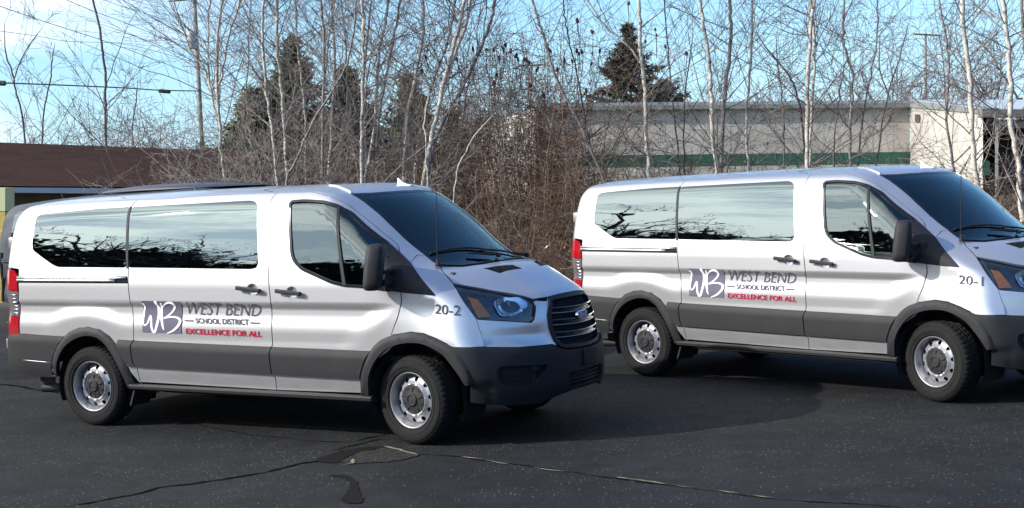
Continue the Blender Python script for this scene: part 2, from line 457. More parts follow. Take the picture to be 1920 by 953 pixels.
def logo_patch(name,map2,parent):
    """purple square with a white hand-drawn W and B that run a little past its edges"""
    V=np.array([[i/10,j/10] for j in range(11) for i in range(11)],float);F=[[j*11+i,j*11+i+1,(j+1)*11+i+1,(j+1)*11+i] for j in range(10) for i in range(10)]
    L=map2(V);P=onxz(L);P+=gradn(P)*.0055
    sq=_mk(name,P,F,M['decal_purple'],parent,True)
    if np.mean([p.normal.y for p in sq.data.polygons])>0:sq.data.flip_normals()
    z=lambda L_:[((x-130)/372,1-(y-427)/300) for x,y in L_]
    ST=[(z([(128,452),(146,455),(150,478),(143,530),(138,600),(142,650),(158,662),(180,640),(200,580),(205,570),(212,600),(222,680),(238,722),(255,715),(275,640),(285,560),(280,480),(262,425)]),[.02,.05,.05,.05,.045,.04,.04,.045,.05,.05,.055,.06,.065,.07,.07,.075,.075,.07]),
        (z([(318,440),(310,520),(316,600),(330,670),(342,700)]),[.04,.075,.075,.05,.02]),
        (z([(300,520),(330,470),(380,438),(425,440),(440,465),(425,510),(385,555),(335,590)]),[.02,.05,.055,.07,.07,.055,.05,.04]),
        (z([(335,590),(400,575),(460,580),(492,605),(480,650),(430,700),(370,730)]),[.05,.06,.065,.075,.075,.065,.03])]
    Vs=[];Fs=[]
    for i,(pts,w) in enumerate(ST):
        v,f=stroke(pts,[q*.86 for q in w],8);b=sum(len(x) for x in Vs);Vs.append(v);Fs+=[[q+b for q in g] for g in f]
    V=np.concatenate(Vs);L=map2(V);P=onxz(L);N=gradn(P)
    ofs=np.concatenate([np.full(len(x),.0078+.0006*i) for i,x in enumerate(Vs)]);P+=N*ofs[:,None]
    o=_mk('logo_letters',P,Fs,M['decal_white'],parent,True)
    bm=bmesh.new();bm.from_mesh(o.data)
    for f in bm.faces:
        if f.normal.y>0:f.normal_flip()
    bm.to_mesh(o.data);bm.free()
    return o
FT={"seam":[[-0.837,-0.708,1.957],[0.613,-0.792,1.973],[1.038,-0.781,1.985],[1.889,-0.738,2.001],[2.088,-0.708,2.004],[2.352,-0.798,1.982],[2.537,-0.822,1.937],[2.685,-0.798,1.858],[2.858,-0.796,1.736],[2.977,-0.791,1.644],[3.055,-0.779,1.583],[3.108,-0.783,1.535]],"fdoor_front":[[3.108,-0.783,1.535],[3.157,-0.85,1.464],[3.238,-1.014,1.109],[3.252,-1.011,1.197],[3.25,-1.012,1.128],[3.17,-1.029,0.852]],"gap_sf":[[1.845,-0.748,1.999],[2.015,-1.035,1.113],[2.006,-1.001,1.042],[2.006,-1.02,0.77],[1.977,-1.019,0.701],[1.988,-1.011,0.54],[2.008,-1.004,0.494],[1.998,-0.979,0.387]],"gap_rs":[[0.272,-0.656,1.992],[0.511,-1.015,1.401],[0.511,-1.031,1.27],[0.544,-1.023,0.885],[0.535,-1.021,0.776],[0.507,-1.02,0.727],[0.518,-1.015,0.594],[0.549,-1.01,0.531],[0.557,-0.983,0.406]],"win_q":[[-0.633,-0.913,1.842],[-0.611,-0.898,1.864],[-0.555,-0.893,1.872],[0.096,-0.876,1.905],[0.355,-0.875,1.91],[0.439,-0.873,1.913],[0.517,-1.016,1.396],[-0.311,-1.015,1.403],[-0.379,-1.011,1.428],[-0.502,-1.002,1.49],[-0.617,-0.991,1.553],[-0.62,-0.991,1.553],[-0.637,-0.98,1.605],[-0.636,-0.96,1.694],[-0.636,-0.921,1.828]],"win_s":[[0.466,-0.876,1.91],[0.645,-0.874,1.915],[1.718,-0.862,1.938],[1.773,-0.87,1.93],[1.825,-0.897,1.894],[1.89,-1.011,1.429],[1.873,-1.016,1.39],[1.82,-1.018,1.379],[0.517,-1.015,1.397]],"win_f":[[2.141,-0.911,1.868],[2.134,-0.89,1.905],[2.15,-0.873,1.926],[2.267,-0.868,1.931],[2.466,-0.872,1.916],[2.586,-0.86,1.883],[2.711,-0.839,1.816],[2.846,-0.857,1.712],[2.962,-0.848,1.625],[3.032,-0.832,1.576],[3.085,-0.871,1.508],[3.166,-1.02,1.203],[3.108,-1.025,1.209],[2.89,-1.034,1.233],[2.738,-1.033,1.24],[2.611,-1.031,1.266],[2.48,-1.026,1.313],[2.321,-1.019,1.372],[2.239,-1.01,1.437],[2.208,-1.0,1.501]],"tri":[[3.032,-0.832,1.576],[3.24,-0.848,1.411],[3.527,-0.967,1.175],[3.524,-0.972,1.167],[3.258,-1.011,1.193],[3.108,-1.025,1.209]],"div":[[2.591,-0.857,1.883],[2.61,-0.854,1.875],[2.754,-1.033,1.25],[2.723,-1.033,1.25]],"clad_top":[[-0.803,-1.018,0.81],[-0.267,-1.024,0.793],[0.332,-1.023,0.773],[0.538,-1.021,0.769],[0.541,-1.021,0.774],[2.0,-1.021,0.747],[2.034,-1.021,0.743],[2.953,-1.024,0.726],[3.699,-1.012,0.776],[3.908,-0.9,0.768]],"rock_top":[[0.532,-1.01,0.529],[2.011,-1.006,0.506],[2.012,-1.007,0.509],[2.842,-1.008,0.492]],"rock_bot":[[0.548,-0.983,0.405],[1.997,-0.978,0.382],[2.0,-0.98,0.388],[2.827,-0.984,0.389]],"step_bot":[[0.44,-0.977,0.374],[2.414,-0.968,0.332]],"arch_ro":[[-0.436,-1.006,0.503],[-0.403,-1.015,0.61],[-0.334,-1.02,0.717],[-0.205,-1.026,0.824],[-0.084,-1.029,0.866],[0.031,-1.03,0.877],[0.164,-1.028,0.856],[0.268,-1.024,0.798],[0.348,-1.02,0.714],[0.425,-1.015,0.596],[0.464,-1.004,0.494],[0.506,-0.983,0.405]],"arch_ri":[[-0.377,-0.99,0.433],[-0.351,-1.012,0.559],[-0.267,-1.019,0.683],[-0.143,-1.022,0.764],[-0.001,-1.025,0.805],[0.133,-1.024,0.795],[0.238,-1.021,0.729],[0.336,-1.015,0.594],[0.399,-0.996,0.457],[0.42,-0.976,0.37]],"arch_fo":[[2.823,-0.982,0.383],[2.853,-1.016,0.547],[2.89,-1.02,0.63],[2.938,-1.024,0.713],[2.997,-1.027,0.78],[3.073,-1.03,0.832],[3.169,-1.029,0.864],[3.192,-1.029,0.865],[3.33,-1.023,0.889],[3.442,-1.017,0.878],[3.554,-1.015,0.84],[3.643,-1.014,0.802],[3.729,-1.01,0.744],[3.787,-0.999,0.661],[3.823,-0.988,0.592],[3.846,-0.976,0.507]],"arch_fi":[[2.909,-0.983,0.386],[2.936,-1.015,0.539],[3.0,-1.021,0.653],[3.077,-1.025,0.731],[3.151,-1.027,0.773],[3.282,-1.026,0.806],[3.419,-1.022,0.806],[3.53,-1.019,0.771],[3.617,-1.014,0.723],[3.689,-1.008,0.64],[3.75,-1.001,0.562],[3.787,-0.99,0.493]],"ws_side":[[2.577,-0.658,1.967],[2.699,-0.66,1.902],[2.829,-0.668,1.813],[2.962,-0.683,1.709],[3.083,-0.682,1.605],[3.198,-0.671,1.512],[3.266,-0.665,1.463],[3.349,-0.673,1.41],[3.388,-0.667,1.394]],"ws_top":[[2.577,-0.658,1.967],[2.656,-0.471,1.969],[2.742,-0.195,1.968],[2.749,0.116,1.97]],"ws_bot":[[3.35,-0.69,1.405],[3.408,-0.651,1.389],[3.526,-0.519,1.374],[3.593,-0.31,1.379],[3.616,-0.05,1.386],[3.626,0.277,1.375]],"pil_seam":[[3.236,-0.853,1.411],[3.228,-0.806,1.435],[3.228,-0.725,1.467]],"hood_side":[[3.481,-0.765,1.341],[3.606,-0.824,1.251]],"hl":[[3.605,-0.822,1.253],[3.732,-0.891,1.123],[3.827,-0.881,0.996],[3.839,-0.875,0.985],[4.034,-0.68,0.953],[4.132,-0.549,0.931],[4.139,-0.527,0.953],[4.121,-0.465,1.075],[4.075,-0.484,1.12],[3.875,-0.65,1.181],[3.708,-0.761,1.226]],"amber":[[3.746,-0.839,1.154],[3.807,-0.808,1.136],[3.873,-0.808,1.063],[3.917,-0.796,0.996],[3.843,-0.867,0.995],[3.816,-0.869,1.048]],"bowl":[[3.908,-0.744,1.098],[3.928,-0.665,1.142],[4.019,-0.552,1.134],[4.086,-0.508,1.092],[4.1,-0.538,1.041],[4.031,-0.671,0.985],[3.965,-0.744,0.998]],"hood_front":[[4.073,-0.48,1.124],[4.115,-0.46,1.088],[4.172,-0.35,1.075],[4.162,-0.311,1.106],[4.179,-0.238,1.108],[4.197,-0.024,1.114],[4.153,0.33,1.11]],"grille":[[4.166,-0.305,1.103],[4.196,-0.4,0.975],[4.212,-0.413,0.882],[4.243,-0.394,0.772],[4.269,-0.357,0.727],[4.288,-0.304,0.708],[4.318,-0.113,0.729],[4.303,0.151,0.77],[4.262,0.315,0.794],[4.189,0.487,0.848],[4.191,0.456,0.952],[4.153,0.475,1.037],[4.107,0.492,1.094],[4.197,-0.024,1.114],[4.179,-0.238,1.108]],"bump_top":[[3.696,-1.012,0.782],[3.91,-0.897,0.77],[4.086,-0.706,0.752],[4.242,-0.422,0.746],[4.264,-0.378,0.716],[4.289,-0.307,0.695],[4.325,-0.098,0.692],[4.304,0.181,0.752],[4.248,0.371,0.781]],"fend_seam":[[3.834,-0.879,0.986],[3.91,-0.895,0.773]],"bar1":[[4.215,-0.319,1.009],[4.261,-0.101,1.01],[4.21,0.318,1.022]],"bar2":[[4.235,-0.335,0.915],[4.284,-0.124,0.909],[4.255,0.264,0.921]],"bar3":[[4.245,-0.363,0.802],[4.295,-0.156,0.795],[4.28,0.22,0.819]],"fog":[[3.983,-0.863,0.605],[4.012,-0.83,0.622],[4.229,-0.498,0.6],[4.206,-0.547,0.545],[4.164,-0.618,0.452],[4.018,-0.824,0.469],[3.983,-0.866,0.54]],"lgr":[[4.298,-0.293,0.509],[4.324,0.154,0.523],[4.309,0.232,0.463],[4.317,0.162,0.43],[4.289,-0.268,0.395],[4.286,-0.321,0.437]],"lic":[[4.326,-0.1,0.686],[4.322,0.137,0.687],[4.327,0.132,0.547],[4.331,-0.089,0.539]],"bump_bot":[[3.796,-0.954,0.335],[3.933,-0.873,0.326],[4.154,-0.55,0.307],[4.233,-0.404,0.351],[4.283,-0.257,0.373],[4.296,0.238,0.398],[4.239,0.483,0.415]],"bump_notch":[[3.787,-0.99,0.493],[3.948,-0.9,0.471]],"bump_chin":[[3.796,-0.957,0.35],[3.934,-0.874,0.329]],"vent1":[[3.68,-0.471,1.348],[3.792,-0.18,1.348],[3.878,-0.143,1.313],[3.81,-0.434,1.302]],"tail":[[-0.872,-1.006,1.386],[-0.801,-1.019,1.351],[-0.779,-1.033,1.203],[-0.81,-1.016,0.795],[-0.905,-1.003,0.783],[-0.912,-0.998,0.933],[-0.875,-1.023,1.149]],"rail":[[-0.791,-1.023,1.325],[0.511,-1.025,1.32],[0.513,-1.032,1.261],[-0.788,-1.031,1.264]],"rear_gap":[[-0.708,-0.991,1.551],[-0.696,-1.011,1.429],[-0.787,-1.021,1.343]],"rear_gap_top":[[-0.701,-0.977,1.62],[-0.712,-0.99,1.553]],"bump_r":[[-0.872,-1.009,0.807],[-0.864,-1.011,0.723],[-0.846,-0.997,0.491],[-0.793,-0.983,0.411],[-0.383,-0.979,0.388]],"bump_rl":[[-0.776,-1.013,0.571],[-0.44,-1.012,0.557]],"bump_rl2":[[-0.735,-0.991,0.44],[-0.386,-0.986,0.418]],"han_s":[[1.692,-1.034,1.23],[1.937,-1.034,1.205]],"han_f":[[2.089,-1.034,1.207],[2.337,-1.034,1.183]],"han_cup":[[1.778,-1.033,1.239],[1.885,-1.033,1.239],[1.832,-1.032,1.265],[1.829,-1.034,1.163]],"sq":[[0.657,-1.035,1.114],[1.079,-1.035,1.108],[1.067,-1.022,0.84],[0.644,-1.023,0.846]],"wb":[[1.139,-1.035,1.109],[1.912,-1.032,1.097],[1.885,-1.003,0.993],[1.111,-1.002,1.001]],"sd":[[1.218,-1.007,0.971],[1.773,-1.008,0.968],[1.776,-1.018,0.921],[1.226,-1.017,0.928]],"dash1":[[1.105,-1.012,0.949],[1.201,-1.012,0.948]],"dash2":[[1.791,-1.014,0.939],[1.887,-1.014,0.938]],"ex":[[1.119,-1.023,0.885],[1.907,-1.024,0.874],[1.902,-1.021,0.826],[1.118,-1.022,0.838]],"num":[[3.535,-0.978,1.105],[3.725,-0.921,1.09],[3.735,-0.944,1.012],[3.531,-0.986,1.03]],"mirror":[[2.931,-0.955,1.558],[3.027,-0.868,1.559],[3.093,-0.925,1.469],[3.159,-1.019,1.255],[3.112,-1.025,1.214],[2.94,-1.034,1.214],[2.888,-1.032,1.256],[2.891,-1.023,1.336],[2.904,-0.979,1.532]],"mast_base":[[3.381,-0.676,1.394]],"mast_top":[[2.536,0.766,1.98]],"roofseam":[[1.689,-0.445,2.034],[1.411,-0.049,2.069]],"ditch":[[2.174,-0.396,2.036],[2.425,-0.576,2.011],[2.574,-0.648,1.97]],"ditch2":[[2.177,0.005,2.058],[2.489,-0.128,2.034]],"fin":[[2.515,0.268,2.026],[2.622,0.282,2.005],[2.483,0.456,2.067]],"hinge":[[-0.971,-0.989,0.739],[-0.934,-0.995,0.652],[-0.947,-0.938,1.661],[-0.884,-0.972,1.577]]}
A3=lambda k:np.array(FT[k],float)
def seamcurve():
    P=A3('seam').copy();P[0]=(-.93,-.70,1.96);return P
SEAM=catmull(seamcurve(),6)
SEAM=TT.to3(TT.to2(SEAM))
def seam_between(x0,x1):
    s=SEAM[(SEAM[:,0]>x0+.01)&(SEAM[:,0]<x1-.01)]
    f=lambda x:[x,np.interp(x,SEAM[:,0],SEAM[:,1]),0]
    P=np.array([f(x0)]+[list(q) for q in s]+[f(x1)]);P[[0,-1]]=TT.to3(TT.to2(P[[0,-1]]));return P
XZ=lambda L:on([(x,-1.0,z) for x,z in L])   # rough: lands close for mid-height points
def onxz(L):
    """points with given x,z exactly on the right side"""
    L=np.asarray(L,float);o=np.stack([L[:,0],-1.7+0*L[:,0],L[:,1]],-1);d=np.array([0,1.,0])
    return project(o,np.broadcast_to(d,o.shape))
def capsule(a,b,w,h,n=14):
    """rounded bar between two points; w across, h out"""
    a,b=Vector(a),Vector(b);t=(b-a);L=t.length;t.normalize();bm=bmesh.new()
    bmesh.ops.create_cube(bm,size=1)
    for v in bm.verts:v.co=Vector((v.co.x*L,v.co.y*h,v.co.z*w))
    bmesh.ops.bevel(bm,geom=bm.edges[:],offset=min(w,h)*.42,segments=4,affect='EDGES',profile=.6)
    y=Vector((0,1,0));u=t;w_=u.cross(y).normalized();y2=w_.cross(u)
    mm=Matrix((u,y2,w_)).transposed();c=(a+b)/2
    for v in bm.verts:v.co=mm@v.co+c
    return bm

def fonttext(s,bold=0,shear=0):
    cu=bpy.data.curves.new('t','FONT');cu.body=s;cu.size=1;cu.offset=bold;cu.shear=shear;cu.resolution_u=4
    o=bpy.data.objects.new('t',cu);COL.objects.link(o)
    dg=bpy.context.evaluated_depsgraph_get();me=bpy.data.meshes.new_from_object(o.evaluated_get(dg))
    V=np.array([v.co[:2] for v in me.vertices]);F=[list(p.vertices) for p in me.polygons]
    bpy.data.objects.remove(o);bpy.data.curves.remove(cu);bpy.data.meshes.remove(me);return V,F
def place_text(name,parts,mat,parent,off=.006):
    """parts: list of (V,F,quad) where quad maps the text box corners: [tl,tr,br,bl] in (x,z)"""
    bm=bmesh.new()
    for V,F,q in parts:
        lo,hi=V.min(0),V.max(0);u=(V-lo)/(hi-lo);q=np.array(q,float)
        P=(1-u[:,:1])*(1-u[:,1:])*q[3]+u[:,:1]*(1-u[:,1:])*q[2]+u[:,:1]*u[:,1:]*q[1]+(1-u[:,:1])*u[:,1:]*q[0]
        vs=[bm.verts.new((p[0],0,p[1])) for p in P]
        for f in F:
            try:bm.faces.new([vs[i] for i in f])
            except ValueError:pass
    zs=[v.co.z for v in bm.verts]
    for z in np.arange(min(zs),max(zs),.012):
        bmesh.ops.bisect_plane(bm,geom=bm.verts[:]+bm.edges[:]+bm.faces[:],plane_co=(0,0,float(z)),plane_no=(0,0,1))
    bm.verts.ensure_lookup_table();bm.verts.index_update()
    L=np.array([(v.co.x,v.co.z) for v in bm.verts]);F=[[v.index for v in f.verts] for f in bm.faces];bm.free()
    P=onxz(L);N=gradn(P);P=P+N*off
    ob=mk(name,P,F,mat,parent,True)
    n=np.mean([p.normal.y for p in ob.data.polygons])
    if n>0:ob.data.flip_normals()
    return ob
def stroke(pts,w,k=6):
    """hand drawn stroke as polygons (2D)"""
    P=catmull(pts,k);W_=np.interp(np.linspace(0,1,len(P)),np.linspace(0,1,len(w)),w) if hasattr(w,'__len__') else np.full(len(P),w)
    t=np.gradient(P,axis=0);t/=np.linalg.norm(t,axis=1,keepdims=True);n=np.stack([-t[:,1],t[:,0]],-1)
    V=np.concatenate([P+n*W_[:,None]/2,P-n*W_[:,None]/2]);m=len(P)
    return V,[[i,i+1,m+i+1,m+i] for i in range(m-1)]

def build_wheel(parent,loc,side,steer=0):
    w=bpy.data.objects.new('wheel',None);link(w,parent);w.location=loc;w.empty_display_size=.2
    w.rotation_euler=(0,0,(math.pi if side>0 else 0)+steer)
    # tyre
    prof=[(.212,.085),(.214,.104),(.222,.112),(.245,.121),(.275,.1255),(.300,.1235),(.322,.115),(.336,.104),(.344,.094),(.349,.080),
          (.351,.060),(.351,.050),(.342,.047),(.342,.041),(.351,.038),(.352,.012),(.343,.009),(.343,-.009),(.352,-.012),(.351,-.038),(.342,-.041),(.342,-.047),(.351,-.050),(.349,-.080),
          (.344,-.094),(.322,-.115),(.275,-.1255),(.222,-.112),(.212,-.085)]
    n=192;V=[];m=len(prof)
    for k in range(n):
        a=2*math.pi*k/n
        for i,(r,o) in enumerate(prof):
            rr=r
            if k%4<1 and abs(o)>.048 and r>.33: rr-=.006
            if k%4==2 and abs(o)<.04 and r>.346: rr-=.004
            V.append((rr*math.cos(a),-o,rr*math.sin(a)))
    F=[(k*m+i,k*m+i+1,((k+1)%n)*m+i+1,((k+1)%n)*m+i) for k in range(n) for i in range(m-1)]
    mb=MB();mb.add(V,F)
    for r,o,hh in((.262,.1245,.003),(.232,.1175,.003),(.312,.1205,.0025)):
        mb.lathe([(r-.0035,o-.003),(r,o+hh),(r+.0035,o-.003)],n=96)
    mb.build('tyre',M['rubber'],w,angle=28)
    # rim: outer flange and barrel
    mb=MB();mb.lathe([(.208,.082),(.2195,.100),(.2215,.108),(.217,.112),(.211,.108),(.207,.098),(.203,.070),(.2,.058),(.197,.050),(.200,.030),(.20,-.10)],n=96)
    # disc with holes
    ang=np.linspace(0,2*np.pi,97)[:-1]
    ring=lambda r:np.stack([r*np.cos(ang),r*np.sin(ang)],-1)
    holes=[ring(.100)[::3]]
    for k in range(10):
        a=2*math.pi*(k+.3)/10;c=np.array([math.cos(a),math.sin(a)])*.1635;tt=np.array([-math.sin(a),math.cos(a)])
        holes.append(np.array([c+c/.1635*.0145*math.cos(u)*1.2+tt*.0195*math.sin(u) for u in np.linspace(0,2*np.pi,17)[:-1]]))
    v,f=tri2d(dens(ring(.1985),.02),holes,.011)
    r=np.hypot(v[:,0],v[:,1])
    yo=np.interp(r,[.10,.108,.118,.124,.130,.145,.180,.188,.1985],[.062,.070,.084,.087,.083,.066,.048,.034,.030])
    D=np.stack([v[:,0],-yo,v[:,1]],-1)
    b=len(mb.V);mb.add(D,f.tolist())
    mb.build('rim',M['steel'],w,angle=30)
    mb=MB();mb.lathe([(.001,.012),(.197,.012)],n=32);mb.build('brake_drum',M['black'],w)
    # hub cap
    mb=MB();mb.lathe([(.114,.060),(.113,.078),(.106,.083),(.090,.083),(.060,.090),(.052,.092),(.048,.100),(.041,.104),(.038,.100),(.034,.098),(.001,.100)],n=60)
    for k in range(5):
        a=2*math.pi*k/5+.3
        mb.box((math.cos(a)*.078,-.087,math.sin(a)*.078),(.012,.012,.040),.003,Matrix.Rotation(-a+math.pi/2,3,'Y'))
        a2=a+.62
        mb.box((math.cos(a2)*.094,-.083,math.sin(a2)*.094),(.030,.010,.006),.002,Matrix.Rotation(-a2+math.pi/2,3,'Y'))
        mb.lathe([],n=3)
    mb.build('hub_cap',M['plastic'],w,angle=30)
    return w

def build_van(label,paintm,number):
    van=empty('parked_van',label=label,cat='van',group='vans parked on the asphalt lot')
    PM=paintm;RIGHT=[]
    def keep(o):RIGHT.append(o);return o
    gsf,grs=A3('gap_sf'),A3('gap_rs')
    gsf[0]=(1.935,-.80,1.96);grs[0]=(.437,-.82,1.945);gsf=on(gsf);grs=on(grs)
    clad=lambda x:np.interp(x,[-1.2,-.8,-.27,.54,2.0,2.95,3.7,4],[.820,.810,.793,.771,.747,.735,.776,.77])
    rock=lambda x:np.interp(x,[.5,2.9],[.531,.497])
    bot=.392
    def xedge(z):return np.interp(z,*RZ)+.115
    G_=.0045
    # ---- windows outlines
    wq=on(A3('win_q'));wq=np.delete(wq,[10],0);ws=on(A3('win_s'));wf=on(A3('win_f'))
    gx_=lambda z:np.interp(z,[1.27,1.40,1.945],[.510,.497,.437])
    wq[5]=(gx_(1.915)-.010,-.87,1.915);wq[6]=(gx_(1.395)-.010,-1.01,1.395);wq=onxz(wq[:,[0,2]]);ws[0]=(gx_(1.91)+.010,-.87,1.91);ws[-1]=(gx_(1.396)+.010,-1.01,1.396);ws=onxz(ws[:,[0,2]])
    rnd2=lambda P,ch,r:rnd(ch.to2(P),r)
    wq_c=rnd2(wq,S18,.035);ws_c=rnd2(ws,S18,.03);wf_c=rnd2(wf,S18,.03)
    # ---- quarter panel
    zt=1.93
    rear=[(xedge(z),z) for z in (zt,1.8,1.65,1.5,1.39)]
    out=[*seam_between(-.90,grs[0][0])[::-1],*onxz(rear)]
    tl=[(-.775,1.385),(-.772,1.2),(-.80,.79)]
    out+=list(onxz(tl))+list(onxz([(-.72,clad(-.7)),(-.445,.60)]))
    out+=list(on(A3('arch_ro')))[1:-1]
    out+=list(onxz([(.53,bot+.02),(.566,bot)]))
    g=grs[1:][::-1];out+=list(onxz([(p[0],p[2]) for p in g]))
    out=np.array(out)
    qp=keep(patch('quarter_panel',S18,out,PM,van,grid=.023,holes=[wq_c_to3(wq_c)],gap=G_))
    keep(patch('window_pane',S18,inset(wq_c,.0015),M['glass_dark'],qp,off=-.001,is2d=True,thick=.006))
    # slide rail
    rl=onxz([(-.785,1.327),(.500,1.322),(.506,1.262),(-.785,1.265)])
    o=keep(patch('slide_rail',S18,rl,M['gloss_black'],qp,off=.003,thick=.01))
    mb=MB()
    for z0,rr in((1.314,.0085),(1.290,.0125)):
        P=onxz([(x,z0-(x+.78)*.004) for x in np.linspace(-.78,.37 if z0<1.3 else .49,12)]);mb.tube(P+np.array([0,-.009,0]),rr,8)
    keep(mb.build('rail_strip',PM,o,True))
    # ---- sliding door
    out=[*seam_between(grs[0][0],1.925)]
    out+=list(onxz([(p[0],p[2]) for p in gsf[1:]]))+list(onxz([(p[0],p[2]) for p in grs[1:][::-1]]))
    sd=keep(patch('sliding_door',S18,out,PM,van,grid=.019,holes=[ws_c3(ws_c),cup2(1.832,1.212)],gap=G_))
    keep(patch('window_pane',S18,inset(ws_c,.0015),M['glass_dark'],sd,off=-.001,is2d=True,thick=.006))
    # ---- front door
    fdf=A3('fdoor_front');fdb=onxz([(3.150,.852),(3.19,.80),(3.12,.735),(3.0,.66),(2.93,.55),(2.90,bot)])
    tri=A3('tri')
    out=[*seam_between(1.925,3.10),*on([fdf[1]]),*onxz([(3.245,1.20),(3.250,1.128),(3.215,1.0)]),*fdb,*onxz([(p[0],p[2]) for p in gsf[1:][::-1]])]
    fd=keep(patch('front_door',S18,out,PM,van,grid=.023,holes=[ws_c3(wf_c),cup2(2.227,1.190)],gap=G_))
    # black seal ring and two panes split by the bar
    wfi=inset(wf_c,.020)
    keep(patch('window_seal',S18,inset(wf_c,-.004),M['gloss_black'],fd,holes=[wfi],is2d=True,off=.004,thick=.02))
    keep(patch('window_pane',S18,inset(wf_c,.014),M['glass_side'],fd,off=-.006,is2d=True,thick=.004))
    dv=A3('div');dv=on(dv)
    keep(patch('window_divider',S18,dv,M['plastic'],fd,off=.006,thick=.012))
    # dark rubber between the two rear windows
    st_=onxz([(gx_(z)-.0125,z) for z in np.linspace(1.388,1.915,9)]+[(gx_(z)+.0125,z) for z in np.linspace(1.915,1.388,9)])
    keep(patch('window_strip',S18,st_,M['plastic'],sd,off=.003,thick=.008,grid=.03))
    # door handles
    for d_,hk,cx in((sd,'han_s',1.832),(fd,'han_f',2.227)):
        a,b=A3(hk);a=a.copy();b=b.copy();a[1]=b[1]=-1.035-.034
        m=MB();m.bm(capsule(a,b,.034,.024));
        for q in(a*.86+b*.14,a*.14+b*.86):m.box((q[0],-1.045,q[2]),(.03,.035,.024),.006)
        keep(m.build('door_handle',M['plastic'],d_,angle=50))
        cz=(a[2]+b[2])/2
        keep(bowl(cx,cz-.006,PM,d_))
    # lettering on sliding door
    if number!='none':
        q=lambda k:[(p[0],p[2]) for p in A3(k)]
        cor=[(x,z) for x,z in q('sq')]
        def map2(V):
            V=np.asarray(V,float);u=V[:,0:1];v=V[:,1:2];c=np.array(cor)
            return (1-u)*(1-v)*c[3]+u*(1-v)*c[2]+u*v*c[1]+(1-u)*v*c[0]
        full=[[0,0],[1,0],[1,1],[0,1]]
        sqV=np.array(full,float)
        logo_patch('logo_square',map2,sd)
        tx=[(*fonttext('WEST BEND',-.012,.0),q('wb')),(*fonttext('SCHOOL DISTRICT',.02),q('sd'))]
        for k in('dash1','dash2'):
            (x0,z0),(x1,z1)=q(k);V=np.array([[0,0],[1,0],[1,1],[0,1]],float);tx.append((V,[[0,1,2,3]],[(x0,z0+.005),(x1,z1+.005),(x1,z1-.005),(x0,z0-.005)]))
        place_text('lettering',tx,M['decal_grey'],sd)
        o=place_text('lettering',[(*fonttext('EXCELLENCE FOR ALL',.022),q('ex'))],M['decal_red'],sd);o['label']='red lettering EXCELLENCE FOR ALL'
    # ---- fender
    hs=A3('hood_side')
    ws_side=A3('ws_side')
    out=[*on([fdf[1]]),*ch35([A3('pil_seam')[0],A3('pil_seam')[2]]),*ch35([ws_side[6]+[0,0,0],ws_side[7],(3.392,-.680,1.392)]),*ch35([(3.44,-.72,1.366),hs[0],(3.606,-.822,1.251)])]
    out+=list(ch35([A3('hl')[1],A3('hl')[2],A3('fend_seam')[0],A3('fend_seam')[1]]))
    out+=list(ch35(A3('arch_fo')))[::-1][3:10]
    out+=list(onxz([(3.150,.852),(3.215,1.0),(3.250,1.128),(3.245,1.20)]))
    fe=keep(patch('front_fender',S35,out,PM,van,grid=.035,gap=G_))
    if number!='none':
        q=[(p[0],p[2]) for p in A3('num')]
        van['_num']=0
        nobj=place_text('fleet_number',[(*fonttext(number,.008),q)],M['decal_grey'],fe);del van['_num']
    # black triangle at mirror
    t3=[tri[0],tri[1],tri[2],tri[3],tri[4],(3.10,-1.02,1.212),(3.085,-.9,1.40)]
    keep(patch('mirror_sail',S18,on(t3),M['plastic'],fd,off=.006,thick=.012))
    # mirror
    keep(mirror(fd))
    # ---- cladding strips with a bevelled top
    def bevoff(top,dep=.052,h=.018):
        def f(P,v2):return .004+h*ss(0,dep,top(P[:,0])-P[:,2])
        return f
    def strip(name,xa,xb,parent,ztop=clad,zbot=None,matl=None,off=None):
        zb=zbot or (lambda x:rock(x)+.012);n=14;X=np.linspace(0,1,n)
        top=[(xa(ztop(1))+(xb(ztop(1))-xa(ztop(1)))*t,0) for t in X]
        T_=[(x,ztop(x)) for x,_ in top];B_=[(xa(0)*1+(xb(0)-xa(0))*t,0) for t in X];B_=[(x,zb(x)) for x,_ in B_]
        return keep(patch(name,S18,onxz(T_+B_[::-1]),matl or M['plastic'],parent,offn=off or bevoff(ztop),custom=False,grid=.028,seg=.028,thick=.012))
    gr=lambda z:float(np.interp(z,[bot,.531,.59,.727,.776,.885],[.573,.551,.520,.509,.538,.546]))
    gf=lambda z:float(np.interp(z,[.39,.494,.54,.701,.770],[2.013,2.010,1.988,1.978,2.007]))
    # sliding door and front door cladding, following the door gaps
    def strip2(name,fa,fb,za,zb,parent,matl,off):
        zs=np.linspace(0,1,9);n=14
        def zt_(x):return za(x)
        L=[];xa_=lambda z:fa(z);xb_=lambda z:fb(z)
        zl=[zb(fa(.6))+(za(fa(.7))-zb(fa(.6)))*t for t in zs];zr=[zb(fb(.6))+(za(fb(.7))-zb(fb(.6)))*t for t in zs]
        left=[(fa(z)+G_+.001,z) for z in zl];right=[(fb(z)-G_-.001,z) for z in zr]
        top=[(x,za(x)) for x in np.linspace(left[-1][0],right[-1][0],n)][1:-1];bo=[(x,zb(x)) for x in np.linspace(right[0][0],left[0][0],n)][1:-1]
        return keep(patch(name,S18,onxz(left+top+right[::-1]+bo),matl,parent,offn=off,custom=False,grid=.026,seg=.026,thick=.012))
    arx=lambda z:float(np.interp(z,[.38,.539,.63,.713,.77],[2.837,2.852,2.889,2.938,2.985]))
    strip2('door_cladding',gr,gf,clad,lambda x:rock(x)+.012,sd,M['plastic'],bevoff(clad))
